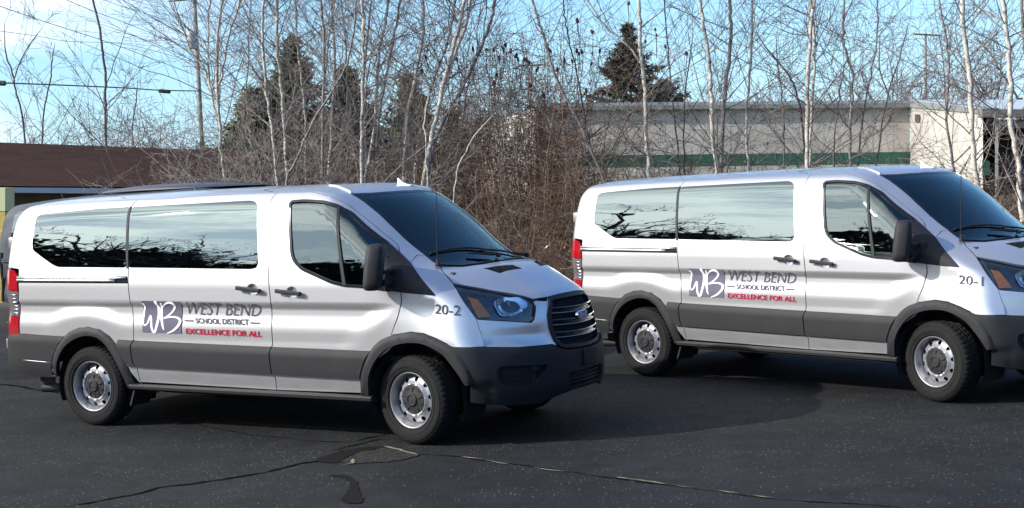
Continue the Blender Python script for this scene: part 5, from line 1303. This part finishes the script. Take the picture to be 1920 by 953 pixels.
TR([([(679.6,0),(681.4,75),(681.4,151),(679,250),(677.7,350)],8)],24,'straight pale tree above the left end of the 20-2 windscreen','p',8)
TR([([(696.6,0),(685,113),(681.4,180),(686,250),(688,350)],5)],26,'thin tree crossing close behind the straight pale one over van 20-2','g',9)
TR([([(728,0),(722,50),(711.3,94.4),(705,180),(703.8,226.7),(694,294.7),(684,350)],7)],25,'pale tree curving right near its top above the 20-2 windscreen','p',10)
TR([([(751,0),(743,45),(735.9,83),(718.9,170),(708,260),(705.7,350)],6)],26.5,'grey tree curving right beside the small evergreen, over the 20-2 roof','g',11)
TR([([(792.6,0),(793,40),(792.6,68),(777.4,151),(762.3,234),(758,355)],8)],25,'pale tree in front of the small evergreen, above the roof antenna of van 20-2','p',12)
TR([([(871.9,0),(862,45),(851,83),(832,158.7),(817,226.7),(803.9,279.6),(792,365)],10),([(883,0),(876,35),(866,68),(850,110),(835,158)],8)],24,'thickest pale tree leaning right with a fork, above the 20-2 windscreen','p',13)
TR([([(854.9,0),(839.8,75.6),(820,130),(802,189),(788,250),(775.6,350)],6.5)],26,'pale tree leaning right just left of the thick forked one','p',14)
TR([([(928.6,0),(918,45),(904,83),(873.8,151),(839.8,211.6),(813,270),(800,350)],8)],25.5,'grey tree leaning furthest right into the open sky above van 20-2','g',15,br=8,blen=(1,2.6))
TR([([(806,170),(796,219),(798,264),(801,310),(803,365)],4)],21.5,'short white stemmed sapling in the brush over the 20-2 windscreen','p',16,ext=1,br=5,blen=(.4,1.0),zmin=.5)
TR([([(925,215),(910,232),(888.9,256.9),(862.4,309.8),(849,380),(852,420)],3)],21,'short crooked pale sapling above the sloping windscreen of van 20-2','p',17,ext=1,br=5,blen=(.5,1.2),zmin=.5)
TR([([(843.6,235),(794.5,275.8),(755,308),(717,345),(700,365)],2.6)],22,'pale stick leaning low to the right over the 20-2 roof','g',18,br=4,blen=(.4,1.2),zmin=.5)
TR([([(997,0),(1010,40),(1021.6,75.6),(1040.4,143.6),(1066.9,192.7),(1093,245.6),(1134.9,345),(1150,420)],6.5)],24,'grey tree leaning left in front of the left end of the building','g',19,br=6,kids=(5,3))
TR([([(1055.6,0),(1060,40),(1066.9,75.6),(1080,130),(1093,200),(1110,300),(1120,380)],3.5)],26,'thin dark sapling left of the spruce, before the building','d',20,br=6)
TR([([(1198.4,0),(1200,55),(1202.9,113),(1209.7,170),(1212.3,264.5),(1218.8,345)],8.5),([(1100.9,0),(1131,45),(1161,71.8),(1185,95),(1201,118)],4.5)],24,'white trunk in front of the spruce with a long limb reaching up left','p',21,br=5,kids=(4,3))
TR([([(1312.9,0),(1321.6,69),(1332,138.5),(1334,190),(1335.4,242.4),(1346,345)],9)],24,'stout white trunk leaning left above the sliding door of van 20-1','p',22,br=6)
TR([([(1368.3,0),(1370,69),(1361.4,155.8),(1356,225),(1352,345)],8.5)],25,'darker grey trunk close right of the stout white one','g',23,br=6)
TR([([(1411.6,0),(1409.9,86.6),(1401.9,173),(1401.2,259.7),(1404,340)],6)],24.5,'slender white trunk third along the building wall','p',24,br=6)
TR([([(1525.9,0),(1519,69),(1515.5,138.5),(1513.8,242),(1512,340)],9),([(1520,0),(1523,30),(1527.6,86.6),(1524,173),(1519,277),(1516,330)],6)],24,'white double trunk twined together above the front window of van 20-1','p',25,br=6)
TR([([(1581.3,0),(1581,45),(1582,86.6),(1596.9,131.6),(1597,180),(1595.8,225),(1593.4,340)],6)],24.5,'grey trunk with a kink above the front door of van 20-1','g',26,br=7)
TR([([(1418,60),(1440,95),(1473.9,135),(1494.7,173),(1505,242),(1512,330)],4.5)],25.5,'dark stem leaning up left beside the white double trunk','d',27,br=5,ext=1.5)
TR([([(1456.6,60),(1457,114),(1465.3,173),(1468.7,240),(1469,330)],4)],26,'thin stem midway between slender white trunk and the double trunk','g',28,br=6)
TR([([(1590,100),(1580,145),(1572.6,187),(1565.7,242),(1563,330)],4)],23.5,'thin stem just left of the kinked grey trunk','d',29,br=6,ext=1.5)
TR([([(1646,0),(1644,75.6),(1634,130),(1625,181),(1615,240),(1606,330)],4)],25,'thin grey sapling right of the kinked trunk, before the building corner','g',30,br=8)
TR([([(1760.6,0),(1770,50),(1776.4,94),(1778.3,151),(1774.6,226.7),(1791.6,335)],5.5)],24,'thin trunk crossing the sunny end wall left of the big white trunk','g',31,br=8,blen=(1,2.6))
TR([([(1804.8,0),(1806.7,56.7),(1816,124.7),(1821.8,211.6),(1823.7,283),(1831,340),(1840,400)],11.5)],22.5,'big white trunk over the windscreen of van 20-1','p',32,br=7,blen=(1,2.6))
TR([([(1882,0),(1886,50),(1891.7,105.8),(1895.4,170),(1895.4,234),(1908.7,302),(1912.5,360),(1918,430)],11.5)],21.5,'big white trunk at the right edge before the dark entrance','p',33,br=7,blen=(1,2.6))
TR([([(1916,0),(1919,60),(1926,140),(1932,260),(1940,400)],8)],24,'trunk cut by the right edge of the picture, high up','g',34,br=10,blen=(1,3.0))
TR([([(1706,40),(1690,95),(1660,200),(1640,330)],3.5)],27,'thin dark sapling leaning right over the building corner','d',35,br=7,ext=2)
TR([([(1245,0),(1252,90),(1262,190),(1275,330)],3.2)],26,'thin dark sapling between the spruce and the stout white trunk','d',36,br=7)
TR([([(1300,60),(1288,150),(1282,230),(1285,340)],3.5)],25,'thin dark stem just left of the stout white trunk','d',37,br=6,ext=1.5)
TR([([(470,0),(466,90),(462,180),(470,260),(480,350)],3.5)],27,'thin sapling between the four stemmed tree and the evergreen','g',38,br=8)
TR([([(640,0),(648,90),(652,190),(650,350)],4)],27,'thin sapling left of the straight pale tree over the 20-2 roof','g',39,br=8)
TR([([(905,60),(880,150),(868,220),(862,350)],3)],27,'thin dark sapling below the tree that leans furthest right','d',40,br=7,ext=1.5)
# behind the garage
TR([([(9,39.5),(10.6,100),(22.8,134),(28.9,170),(39.5,207),(48.7,275)],4),([(80,50),(55,85),(40,112),(26,148)],2.5)],42,'small bare tree at the far left behind the garage roof','d',41,br=3.0,blen=(1.0,2.4),ext=.5,rbr=.02,zmin=1.8,up=(.6,1.3))
TR([([(103,79),(97,120),(94.3,149),(82,210),(78.5,275)],3.5)],43,'slender bare tree second from the left behind the garage','d',42,br=4.0,blen=(.9,2.2),ext=.5,rbr=.018,zmin=1.8,up=(.6,1.3))
TR([([(173.4,0),(185.6,45.6),(191.6,91),(197.7,137),(197.7,198),(199,280)],5.5)],40,'tall bare tree with upswept limbs third from the left behind the garage','d',43,br=2.8,blen=(1.6,3.6),rbr=.028,zmin=1.8,up=(.5,1.1))
TR([([(258,150),(255,190),(248,240),(250,280)],3)],42,'low leaning bare tree behind the garage, left of the utility pole','d',44,br=5,blen=(.8,2.0),ext=.3,zmin=1.2)
# ------------------------------------------------------------------ evergreens
ndl=simple('conifer_needles',(.085,.110,.045),.85,0,.55,3);ndl2=simple('spruce_needles_brown',(.065,.060,.036),.85,0,.5,2)
def conifer(px,ytop,Y,hw,ybase,label,seed,mat,dens_=1.,ragged=.25,droop=-.15):
    rg=np.random.default_rng(seed);top=at(px,ytop,Y);bz=terr(top[0],top[1])
    base=np.array([top[0]+.02*(top[2]-bz),top[1],bz]);H=top[2]-bz;e=empty('evergreen_tree',tuple(base),0,label,'evergreen')
    hz=top[2]-at(px,ybase,Y)[2];slope=(hw/f_px*Y)/hz
    C=np.linspace(0,1,9)[:,None]*(top-base);V,Q=tubes([(C,np.linspace(.14,.01,9)*H/8)],8);mk_np('trunk',V,Q,BG if mat is ndl2 else BD,e)
    tb=[];V=[];F=[];nwh=int(32*dens_*H/6)
    for i in range(nwh):
        t=(i+.5)/nwh;h=(1-t)**.9;z=t*H
        R_=slope*(H-z)*1.0
        if z<H*.12:continue
        nb=rg.integers(7,12)
        sc_=rg.uniform(1-ragged,1+ragged)
        for k in range(nb):
            a=rg.uniform(0,2*np.pi);L_=max(.12,R_*sc_*rg.uniform(.7,1.12));d=np.array([math.cos(a),math.sin(a),droop+rg.uniform(-.1,.35)])
            P,rr=wander(C[0]*0+(top-base)*t,d,L_,6,.012+.012*L_,.10,.05,rg);tb.append((P,rr))
            m_=int(52*L_*dens_)+10
            for q in range(m_):
                s_=rg.uniform(.12,1.05)**.8;j=min(int(s_*5),4);p=P[j]+(P[j+1]-P[j])*(s_*5-j)+rg.normal(0,.05+.05*L_*(1-s_),3)*[1,1,.6]
                ax=rg.normal(0,1,3)+d*1.2;ax/=np.linalg.norm(ax);s2=np.cross(ax,rg.normal(0,1,3));s2/=np.linalg.norm(s2);l=rg.uniform(.10,.24)*(Y/45)**.3;w_=rg.uniform(.02,.045)
                V.append(np.array([p-s2*w_,p+s2*w_,p+ax*l+s2*w_*.3,p+ax*l-s2*w_*.3]))
    Vt,Qt=tubes(tb,3);o=mk_np('boughs',Vt,Qt,BD,e)
    V=np.concatenate(V);Q=np.arange(len(V)).reshape(-1,4);mk_np('crown',V,Q,mat,e,False)
    return e
conifer(545,72,36,150,345,'tall dark evergreen behind the pale trunks above the 20-2 van',1,ndl,1.2)
conifer(650,125,37,110,345,'shorter dark evergreen touching the tall one on its right',2,ndl,1.1)
conifer(470,165,35,95,345,'low dark evergreen touching the tall one on its left, near the garage roof',3,ndl,1.0)
conifer(765,140,36,80,345,'dark evergreen above the roof antenna of van 20-2',4,ndl,1.2)
conifer(846,205,38,60,345,'low evergreen in the brush right of the thick forked trunk',5,ndl,1.0)
conifer(1176,45,64,74,192,'brownish spruce standing behind the building roof',6,ndl2,1.0,.5,-.05)
conifer(1244,150,66,26,192,'small dark evergreen right of the spruce behind the building',7,ndl2,1.,.3)
# ------------------------------------------------------------------ far bare trees behind the building
def fartree(px,ybase,ytop,Y,label,seed,spread=.6,mat=TWF,n0=7,name='bare_tree'):
    rg=np.random.default_rng(seed);b=at(px,ybase,Y);t=at(px,ytop,Y);g=terr(b[0],b[1]);H=t[2]-g;base=np.array([b[0],Y,g]);e=empty(name,tuple(base),0,label,'tree','bare trees far behind the building')
    TP=[];BR=[];P,rr=wander((0,0,0),(0,0,1),H*.45,8,.022*H,.05,.08,rg);TP.append((P,rr*1.0+.006*H))
    for k in range(n0):
        p=P[rg.integers(2,8)];a=rg.uniform(0,2*np.pi);d=np.array([math.cos(a)*spread,math.sin(a)*spread,rg.uniform(.7,1.1)])
        grow(BR,p,d,H*.55*rg.uniform(.7,1.05),.008*H,0,rg,.13,.02,(7,5,3),(8,6,5,4),.5,.0028*Y/24)
    V,Q=tubes(TP,7);mk_np('trunk',V,Q,mat,e);V,Q=tubes(BR,3);mk_np('crown',V,Q,mat,e);return e
for i,(px,yt,Y,sp,lb) in enumerate([(1330,125,72,.9,'round headed bare tree behind the roof left of the stout white trunk'),(1395,138,74,.9,'bushy bare tree behind the roof right of the dark grey trunk'),(1490,140,76,.9,'low bushy bare tree behind the roof, left of the double trunk'),(1555,132,74,.9,'round headed bare tree behind the roof right of the double trunk'),(1665,48,70,.8,'wide bare tree left of the far utility pole'),(1722,95,84,.8,'bare tree directly behind the far utility pole'),(1790,62,76,.7,'bare tree right of the far utility pole'),(1850,20,66,.6,'tall bare tree between the two big white trunks'),(1905,10,70,.6,'tall bare tree behind the right edge of the building'),(955,110,60,.8,'bare bushy tree in the gap left of the building'),(890,150,62,.8,'low bare tree seen through the brush left of the building gap')]):
    fartree(px,192,yt,Y,lb,100+i,sp)
# ------------------------------------------------------------------ poles and wires
wood=simple('weathered_pole_wood',(.24,.21,.18),.9,0,.25,3);tin=simple('grey_transformer_paint',(.42,.45,.45),.5,0,.1,4);blk=simple('black_cable',(.01,.01,.01),.6);pin=simple('brown_crossarm',(.13,.09,.07),.8)
def pole(px0,ytop,px1,ybot,Y,wpx,arm=None,label='',trans=False):
    a=at(px0,ytop,Y);b=at(px1,ybot,Y);d=(b-a)/abs(b[2]-a[2]);g=terr(b[0],b[1]);b=b+d*(b[2]-g);e=empty('utility_pole',tuple(b),0,label,'utility pole');r=wpx/2/f_px*Y
    V,Q=tubes([(np.linspace(0,1,5)[:,None]*(a-b),np.linspace(r*1.15,r*.85,5))],12);mk_np('pole_shaft',V,Q,wood,e)
    if arm:
        m=MB();A_,B_=at(arm[0],arm[2],Y-.2)-b,at(arm[1],arm[3],Y-.2)-b;m.tube([A_,B_],.07,4)
        m.build('crossarm',pin if Y>110 else wood,e)
        for t in(.05,.3,.7,.95):
            m=MB();p=A_+(B_-A_)*t;m.tube([p,p+[0,0,.22]],[.05,.03],6);m.build('insulator',tin,e)
    return e,b,d
e,b,d=pole(363,-30,378,262,88,8.4,(318,372,2,-3),'weathered utility pole with a grey transformer can, behind the four stemmed tree')
m=MB();c=at(358.5,76,87.6)-b;m.tube([c+[0,0,-.48],c+[0,0,-.45],c+[0,0,.42],c+[0,0,.50]],[.20,.235,.235,.16],16);m.tube([c+[.0,0,.45],c+[0,0,.68]],[.05,.03],8);m.tube([c+[-.12,0,.45],c+[-.12,0,.66]],[.05,.03],8);m.box(c+[.25,0,.1],(.25,.1,.5));m.build('transformer',tin,e,angle=40)
pole(1735.5,62,1735.5,190,118,5.2,(1713,1766,64,67),'utility pole with a crossarm far behind the building roof')
pole(997,118,995,200,115,4.2,(972,1022,124,121),'small far utility pole with crossarm seen above the brush left of the spruce')
def wire(pts,Y0,Y1,r,label,name='overhead_wire',sag=0):
    n=len(pts);P=np.array([at(x,y,Y0+(Y1-Y0)*i/(n-1)) for i,(x,y) in enumerate(pts)]);P=catmull(P,6);V,Q=tubes([(P,np.full(len(P),r))],5)
    o=mk_np(name,V,Q,blk);tagit(o,label,'cable' if r>.02 else 'wire');return o
cb=wire([(-60,153),(0,155.5),(120,160),(240,165.5),(300,169.5),(376,171)],60,87,.032,'thick black cable crossing low over the garage roof','overhead_cable')
wire([(-60,-8),(0,12),(90,43),(188,74.5),(240,93),(366,141)],60,87,.017,'highest thin wire running down from the upper left corner')
wire([(-60,50),(0,58.5),(70,68),(130,78),(240,84),(368,118)],60,87,.012,'faint thin wire between the upper wire and the thick cable')
wire([(110,-8),(125,0),(180,23),(240,45),(365,96)],60,87,.015,'thin wire entering from the top, left of the tall tree')
wire([(180,-6),(195,0),(240,16),(300,34),(366,60)],60,87,.012,'thin wire entering from the top, right of the tall tree')
for pl,lb in(([(-14,155.5),(12,156.5)],'black cable splice box at the left picture edge'),([(297,170.5),(320,172.5)],'black cable splice box hanging left of the pole')):
    m=MB();a,b_=at(*pl[0],62 if pl[0][0]<0 else 82),at(*pl[1],62 if pl[0][0]<0 else 82);c=(a+b_)/2;d=b_-a
    m.tube([a,a+d*.1,a+d*.9,b_],[.05,.105,.105,.05],8);o=m.build('splice_box',blk,None,angle=40);tagit(o,lb,'cable box','splice boxes on the cable')
# ------------------------------------------------------------------ brush, seed heads and fallen leaves (uncountable)
def brush(name,n,xr,dr,hfun,mat,seed,rs=.006,tw=6,lean=.25,Yabs=None,kids=2,label=None):
    rg=np.random.default_rng(seed);BR=[]
    for _ in range(n):
        px=rg.uniform(*xr)
        d=rg.uniform(*dr)
        Y=Yabs+d if Yabs else None
        if Y is None:
            Yg=22.
            for _k in range(4):
                x=at(px,400,Yg)[0];Yg=np.interp(x,EX[:,0],EX[:,1])+d
            Y=Yg
        x=at(px,400,Y)[0];z=terr(x,Y);H=hfun(px)*rg.uniform(.45,1.1)
        a=rg.normal(0,lean,2);P,rr=wander((x,Y,z-.05),(a[0],a[1],1),H,7,rs*rg.uniform(.6,1.5),.10,.0,rg);k=Y/24;BR.append((P,np.maximum(rr,.0028*k)))
        for _k in range(tw):
            t=rg.uniform(.15,1);i=min(int(t*6),5);q=P[i]+(P[i+1]-P[i])*rg.random();dd=np.array([rg.normal(0,.8),rg.normal(0,.8),rg.uniform(-.1,.9)])
            P2,r2=wander(q,dd,H*rg.uniform(.14,.42),5,rs*.6,.20,.02,rg);BR.append((P2,np.maximum(r2,.0024*k)))
            for _m in range(kids):
                i=rg.integers(1,4);dd=np.array([rg.normal(0,.8),rg.normal(0,.8),rg.uniform(-.2,.8)]);P3,r3=wander(P2[i],dd,H*rg.uniform(.05,.18),4,rs*.4,.2,0,rg);BR.append((P3,np.maximum(r3,.0021*k)))
    V,Q=tubes(BR,3);o=mk_np(name,V,Q,mat);o['kind']='stuff';o['label']=label;o['category']='brush';return o
hc=lambda px:np.interp(px,[350,450,560,700,850,930,1010,1100,1300,1500,1700,1920],[1.0,2.0,2.2,2.2,2.6,3.2,3.0,2.2,1.7,1.3,1.2,1.3])
TB=bark('brush_red_brown',(.035,.020,.012),(.125,.075,.048),(.27,.175,.11),16)
TG=bark('brush_grey',(.045,.036,.030),(.13,.105,.085),(.27,.23,.19),16)
brush('brush_thicket',1500,(420,1960),(.4,5),lambda p:1.4+0*p,TB,11,.005,7,.35,label='tangle of low reddish brown stems along the edge of the lot')
brush('brush_thicket',1300,(380,1960),(1,9),hc,TB,12,.007,7,.22,label='taller brown shrub stems behind the vans')
brush('brush_thicket',300,(400,1960),(.6,8),lambda p:hc(p)+.5,TG,13,.008,5,.30,label='paler grey stems mixed through the brown brush')
brush('brush_thicket',170,(830,1110),(3,10),lambda p:4.2+0*p,TB,14,.009,9,.16,label='high dark sumac stems left of the building')
brush('brush_thicket',420,(-40,470),(8,14),lambda p:np.interp(p,[0,120,200,300,470],[3.1,3.5,4.2,3.9,3.6]),TW2,15,.010,9,.30,Yabs=28,label='bare brushwood showing above the garage roof')
brush('brush_thicket',300,(300,470),(-1.9,1.2),lambda p:np.interp(p,[300,470],[2.4,3.0]),TW1,16,.007,8,.5,Yabs=25.6,label='pale arching branches in front of the garage roof end')
# fallen and clinging leaves
def leaves(name,n,seed,fn,cols,size,label):
    rg=np.random.default_rng(seed);V=[];mi=[]
    for _ in range(n):
        p=fn(rg);a=rg.normal(0,1,3);a/=np.linalg.norm(a);b_=np.cross(a,rg.normal(0,1,3));b_/=np.linalg.norm(b_);s_=size*rg.uniform(.5,1.3)
        V.append([p-a*s_,p-b_*s_*.5+a*s_*.1,p+a*s_,p+b_*s_*.5]);mi.append(rg.integers(0,len(cols)))
    V=np.array(V).reshape(-1,3);Q=np.arange(len(V)).reshape(-1,4);o=mk_np(name,V,Q,cols[0],None,False)
    for c in cols[1:]:o.data.materials.append(c)
    o.data.polygons.foreach_set('material_index',np.array(mi,np.int32));o['kind']='stuff';o['label']=label;o['category']='leaves';return o
LC=[simple('dead_leaf_brown',(.16,.085,.045),.8),simple('dead_leaf_tan',(.34,.22,.10),.8),simple('dead_leaf_dark',(.075,.042,.028),.8),simple('dead_leaf_pale',(.42,.33,.20),.8)]
def ffloor(rg):
    px=rg.uniform(380,1960);d=rg.uniform(-.15,9)**1.0;Y=22
    for _k in range(3):x=at(px,400,Y)[0];Y=np.interp(x,EX[:,0],EX[:,1])+d
    return np.array([x,Y,max(terr(x,Y),0)+rg.uniform(.0,.05)])
leaves('fallen_leaves',15000,21,ffloor,LC,.045,'brown dead leaves lying at the foot of the brush')
def fair(rg):
    p=ffloor(rg);p[2]+=rg.uniform(0,1.6)*rg.random();return p
leaves('clinging_leaves',5000,22,fair,LC,.036,'dead leaves caught in the low brush')
sd_m=simple('sumac_seed_red',(.085,.022,.024),.9,0,.3,20)
def cone(mb,p,h,r,rg):
    d=np.array([rg.normal(0,.25),rg.normal(0,.25),1.]);d/=np.linalg.norm(d);mb.tube([p,p+d*h*.25,p+d*h*.6,p+d*h],[r*.6,r,r*.9,r*.4],6)
rg=np.random.default_rng(3)
SH=[(801,93),(799,107),(792,133),(887,92),(912,92),(926,93),(944,92),(946,90),(957,96),(966,104),(972,110),(936,106),(948,83),(983,110),(989,113),(992,116),(925,155),(857,110),(1082,95),(1086,100),(1058,114),(1091,97),(1108,118),(1034,94),(1020,178),(1124,94),(1074,114),(1229,54),(1231,65),(1249,86),(1210,76),(1288,100),(1083,39),(1112,58),(1178,5),(995,160),(1005,130),(1100,170),(930,140),(1045,130)]
for i,(x,y) in enumerate(SH):
    mb=MB();p=at(x,y+5,25.5);cone(mb,np.zeros(3),.085*rg.uniform(.7,1.2),.026*rg.uniform(.7,1.2),rg);mb.tube([(0,0,0),(rg.normal(0,.04),0,-.35)],.005,4);o=mb.build('sumac_seed_head',sd_m,None,angle=60);o.location=p
    tagit(o,'dark red sumac seed head held up against the sky left of and around the spruce','seed head','sumac seed heads against the sky')
# ------------------------------------------------------------------ what the van windows mirror: trees left of the lot
def bigtree(x,y,H,seed,label):
    rg=np.random.default_rng(seed);e=empty('bare_tree',(x,y,0),0,label,'tree','bare trees left of the lot, mirrored in the van windows')
    TP=[];BR=[];P,rr=wander((0,0,0),(rg.normal(0,.15),rg.normal(0,.15),1),H*.42,8,.030*H,.08,.05,rg);TP.append((P,rr+.012*H))
    for k in range(7):
        p=P[rg.integers(3,8)];a=rg.uniform(0,2*np.pi);d=np.array([math.cos(a)*.9,math.sin(a)*.9,rg.uniform(.4,.9)])
        grow(BR,p,d,H*.5*rg.uniform(.7,1.05),.014*H,0,rg,.2,.01,(7,5,3),(9,7,5,4),.5,.008)
    V,Q=tubes(TP,7);mk_np('trunk',V,Q,BD,e);V,Q=tubes(BR,4);mk_np('crown',V,Q,BD,e)
for i,(x,y,H) in enumerate([(-25,5.,10.5),(-28,10,12),(-24,-3,9.5),(-23,17.5,12.),(-25,13.5,10.5)]):
    bigtree(x,y,H,300+i,['bare crooked tree nearest the lot','bare wide tree second along','bare low forked tree','tall bare tree by the garage','bare tree furthest towards the street'][i]+', mirrored in van windows')
hm=simple('dark_hedge',(.030,.035,.020),.9,0,.4,1)
def hedge():
    rg=np.random.default_rng(8);n=90000;x=-38+rg.normal(0,1.5,n);y=rg.uniform(-45,26,n);H=9.4+1.2*np.sin(y*.35)+.9*np.sin(y*1.1+1);z=rg.uniform(0,1,n)**.7*H
    p=np.stack([x,y,z],-1);a=rg.normal(0,1,(n,3));a/=np.linalg.norm(a,axis=1,keepdims=True);b_=np.cross(a,rg.normal(0,1,(n,3)));b_/=np.linalg.norm(b_,axis=1,keepdims=True);s_=rg.uniform(.12,.3,(n,1))
    V=np.stack([p-a*s_,p-b_*s_*.6,p+a*s_,p+b_*s_*.6],1).reshape(-1,3);o=mk_np('hedge_row',V,np.arange(len(V)).reshape(-1,4),hm,None,False);o['kind']='stuff';o['label']='dark hedge far left of the lot, mirrored in the van windows';o['category']='hedge'
hedge()

def woods():  # unseen tree line, added so the van fronts reflect something dark
    rg=np.random.default_rng(9);n=70000;x=26+rg.normal(0,1.6,n);y=rg.uniform(-22,38,n);H=6.2+1.3*np.sin(y*.3)+.9*np.sin(y*1.3+1);z=rg.uniform(0,1,n)**.8*H
    p=np.stack([x,y,z],-1);a=rg.normal(0,1,(n,3))*[.5,.5,1.4];a/=np.linalg.norm(a,axis=1,keepdims=True);b_=np.cross(a,rg.normal(0,1,(n,3)));b_/=np.linalg.norm(b_,axis=1,keepdims=True);s_=rg.uniform(.12,.4,(n,1))
    V=np.stack([p-a*s_,p-b_*s_*.25,p+a*s_,p+b_*s_*.25],1).reshape(-1,3);o=mk_np('brush_thicket',V,np.arange(len(V)).reshape(-1,4),TB,None,False);o['kind']='stuff';o['label']='unseen brown wood edge added right of the lot to darken the van fronts';o['category']='brush'
woods()
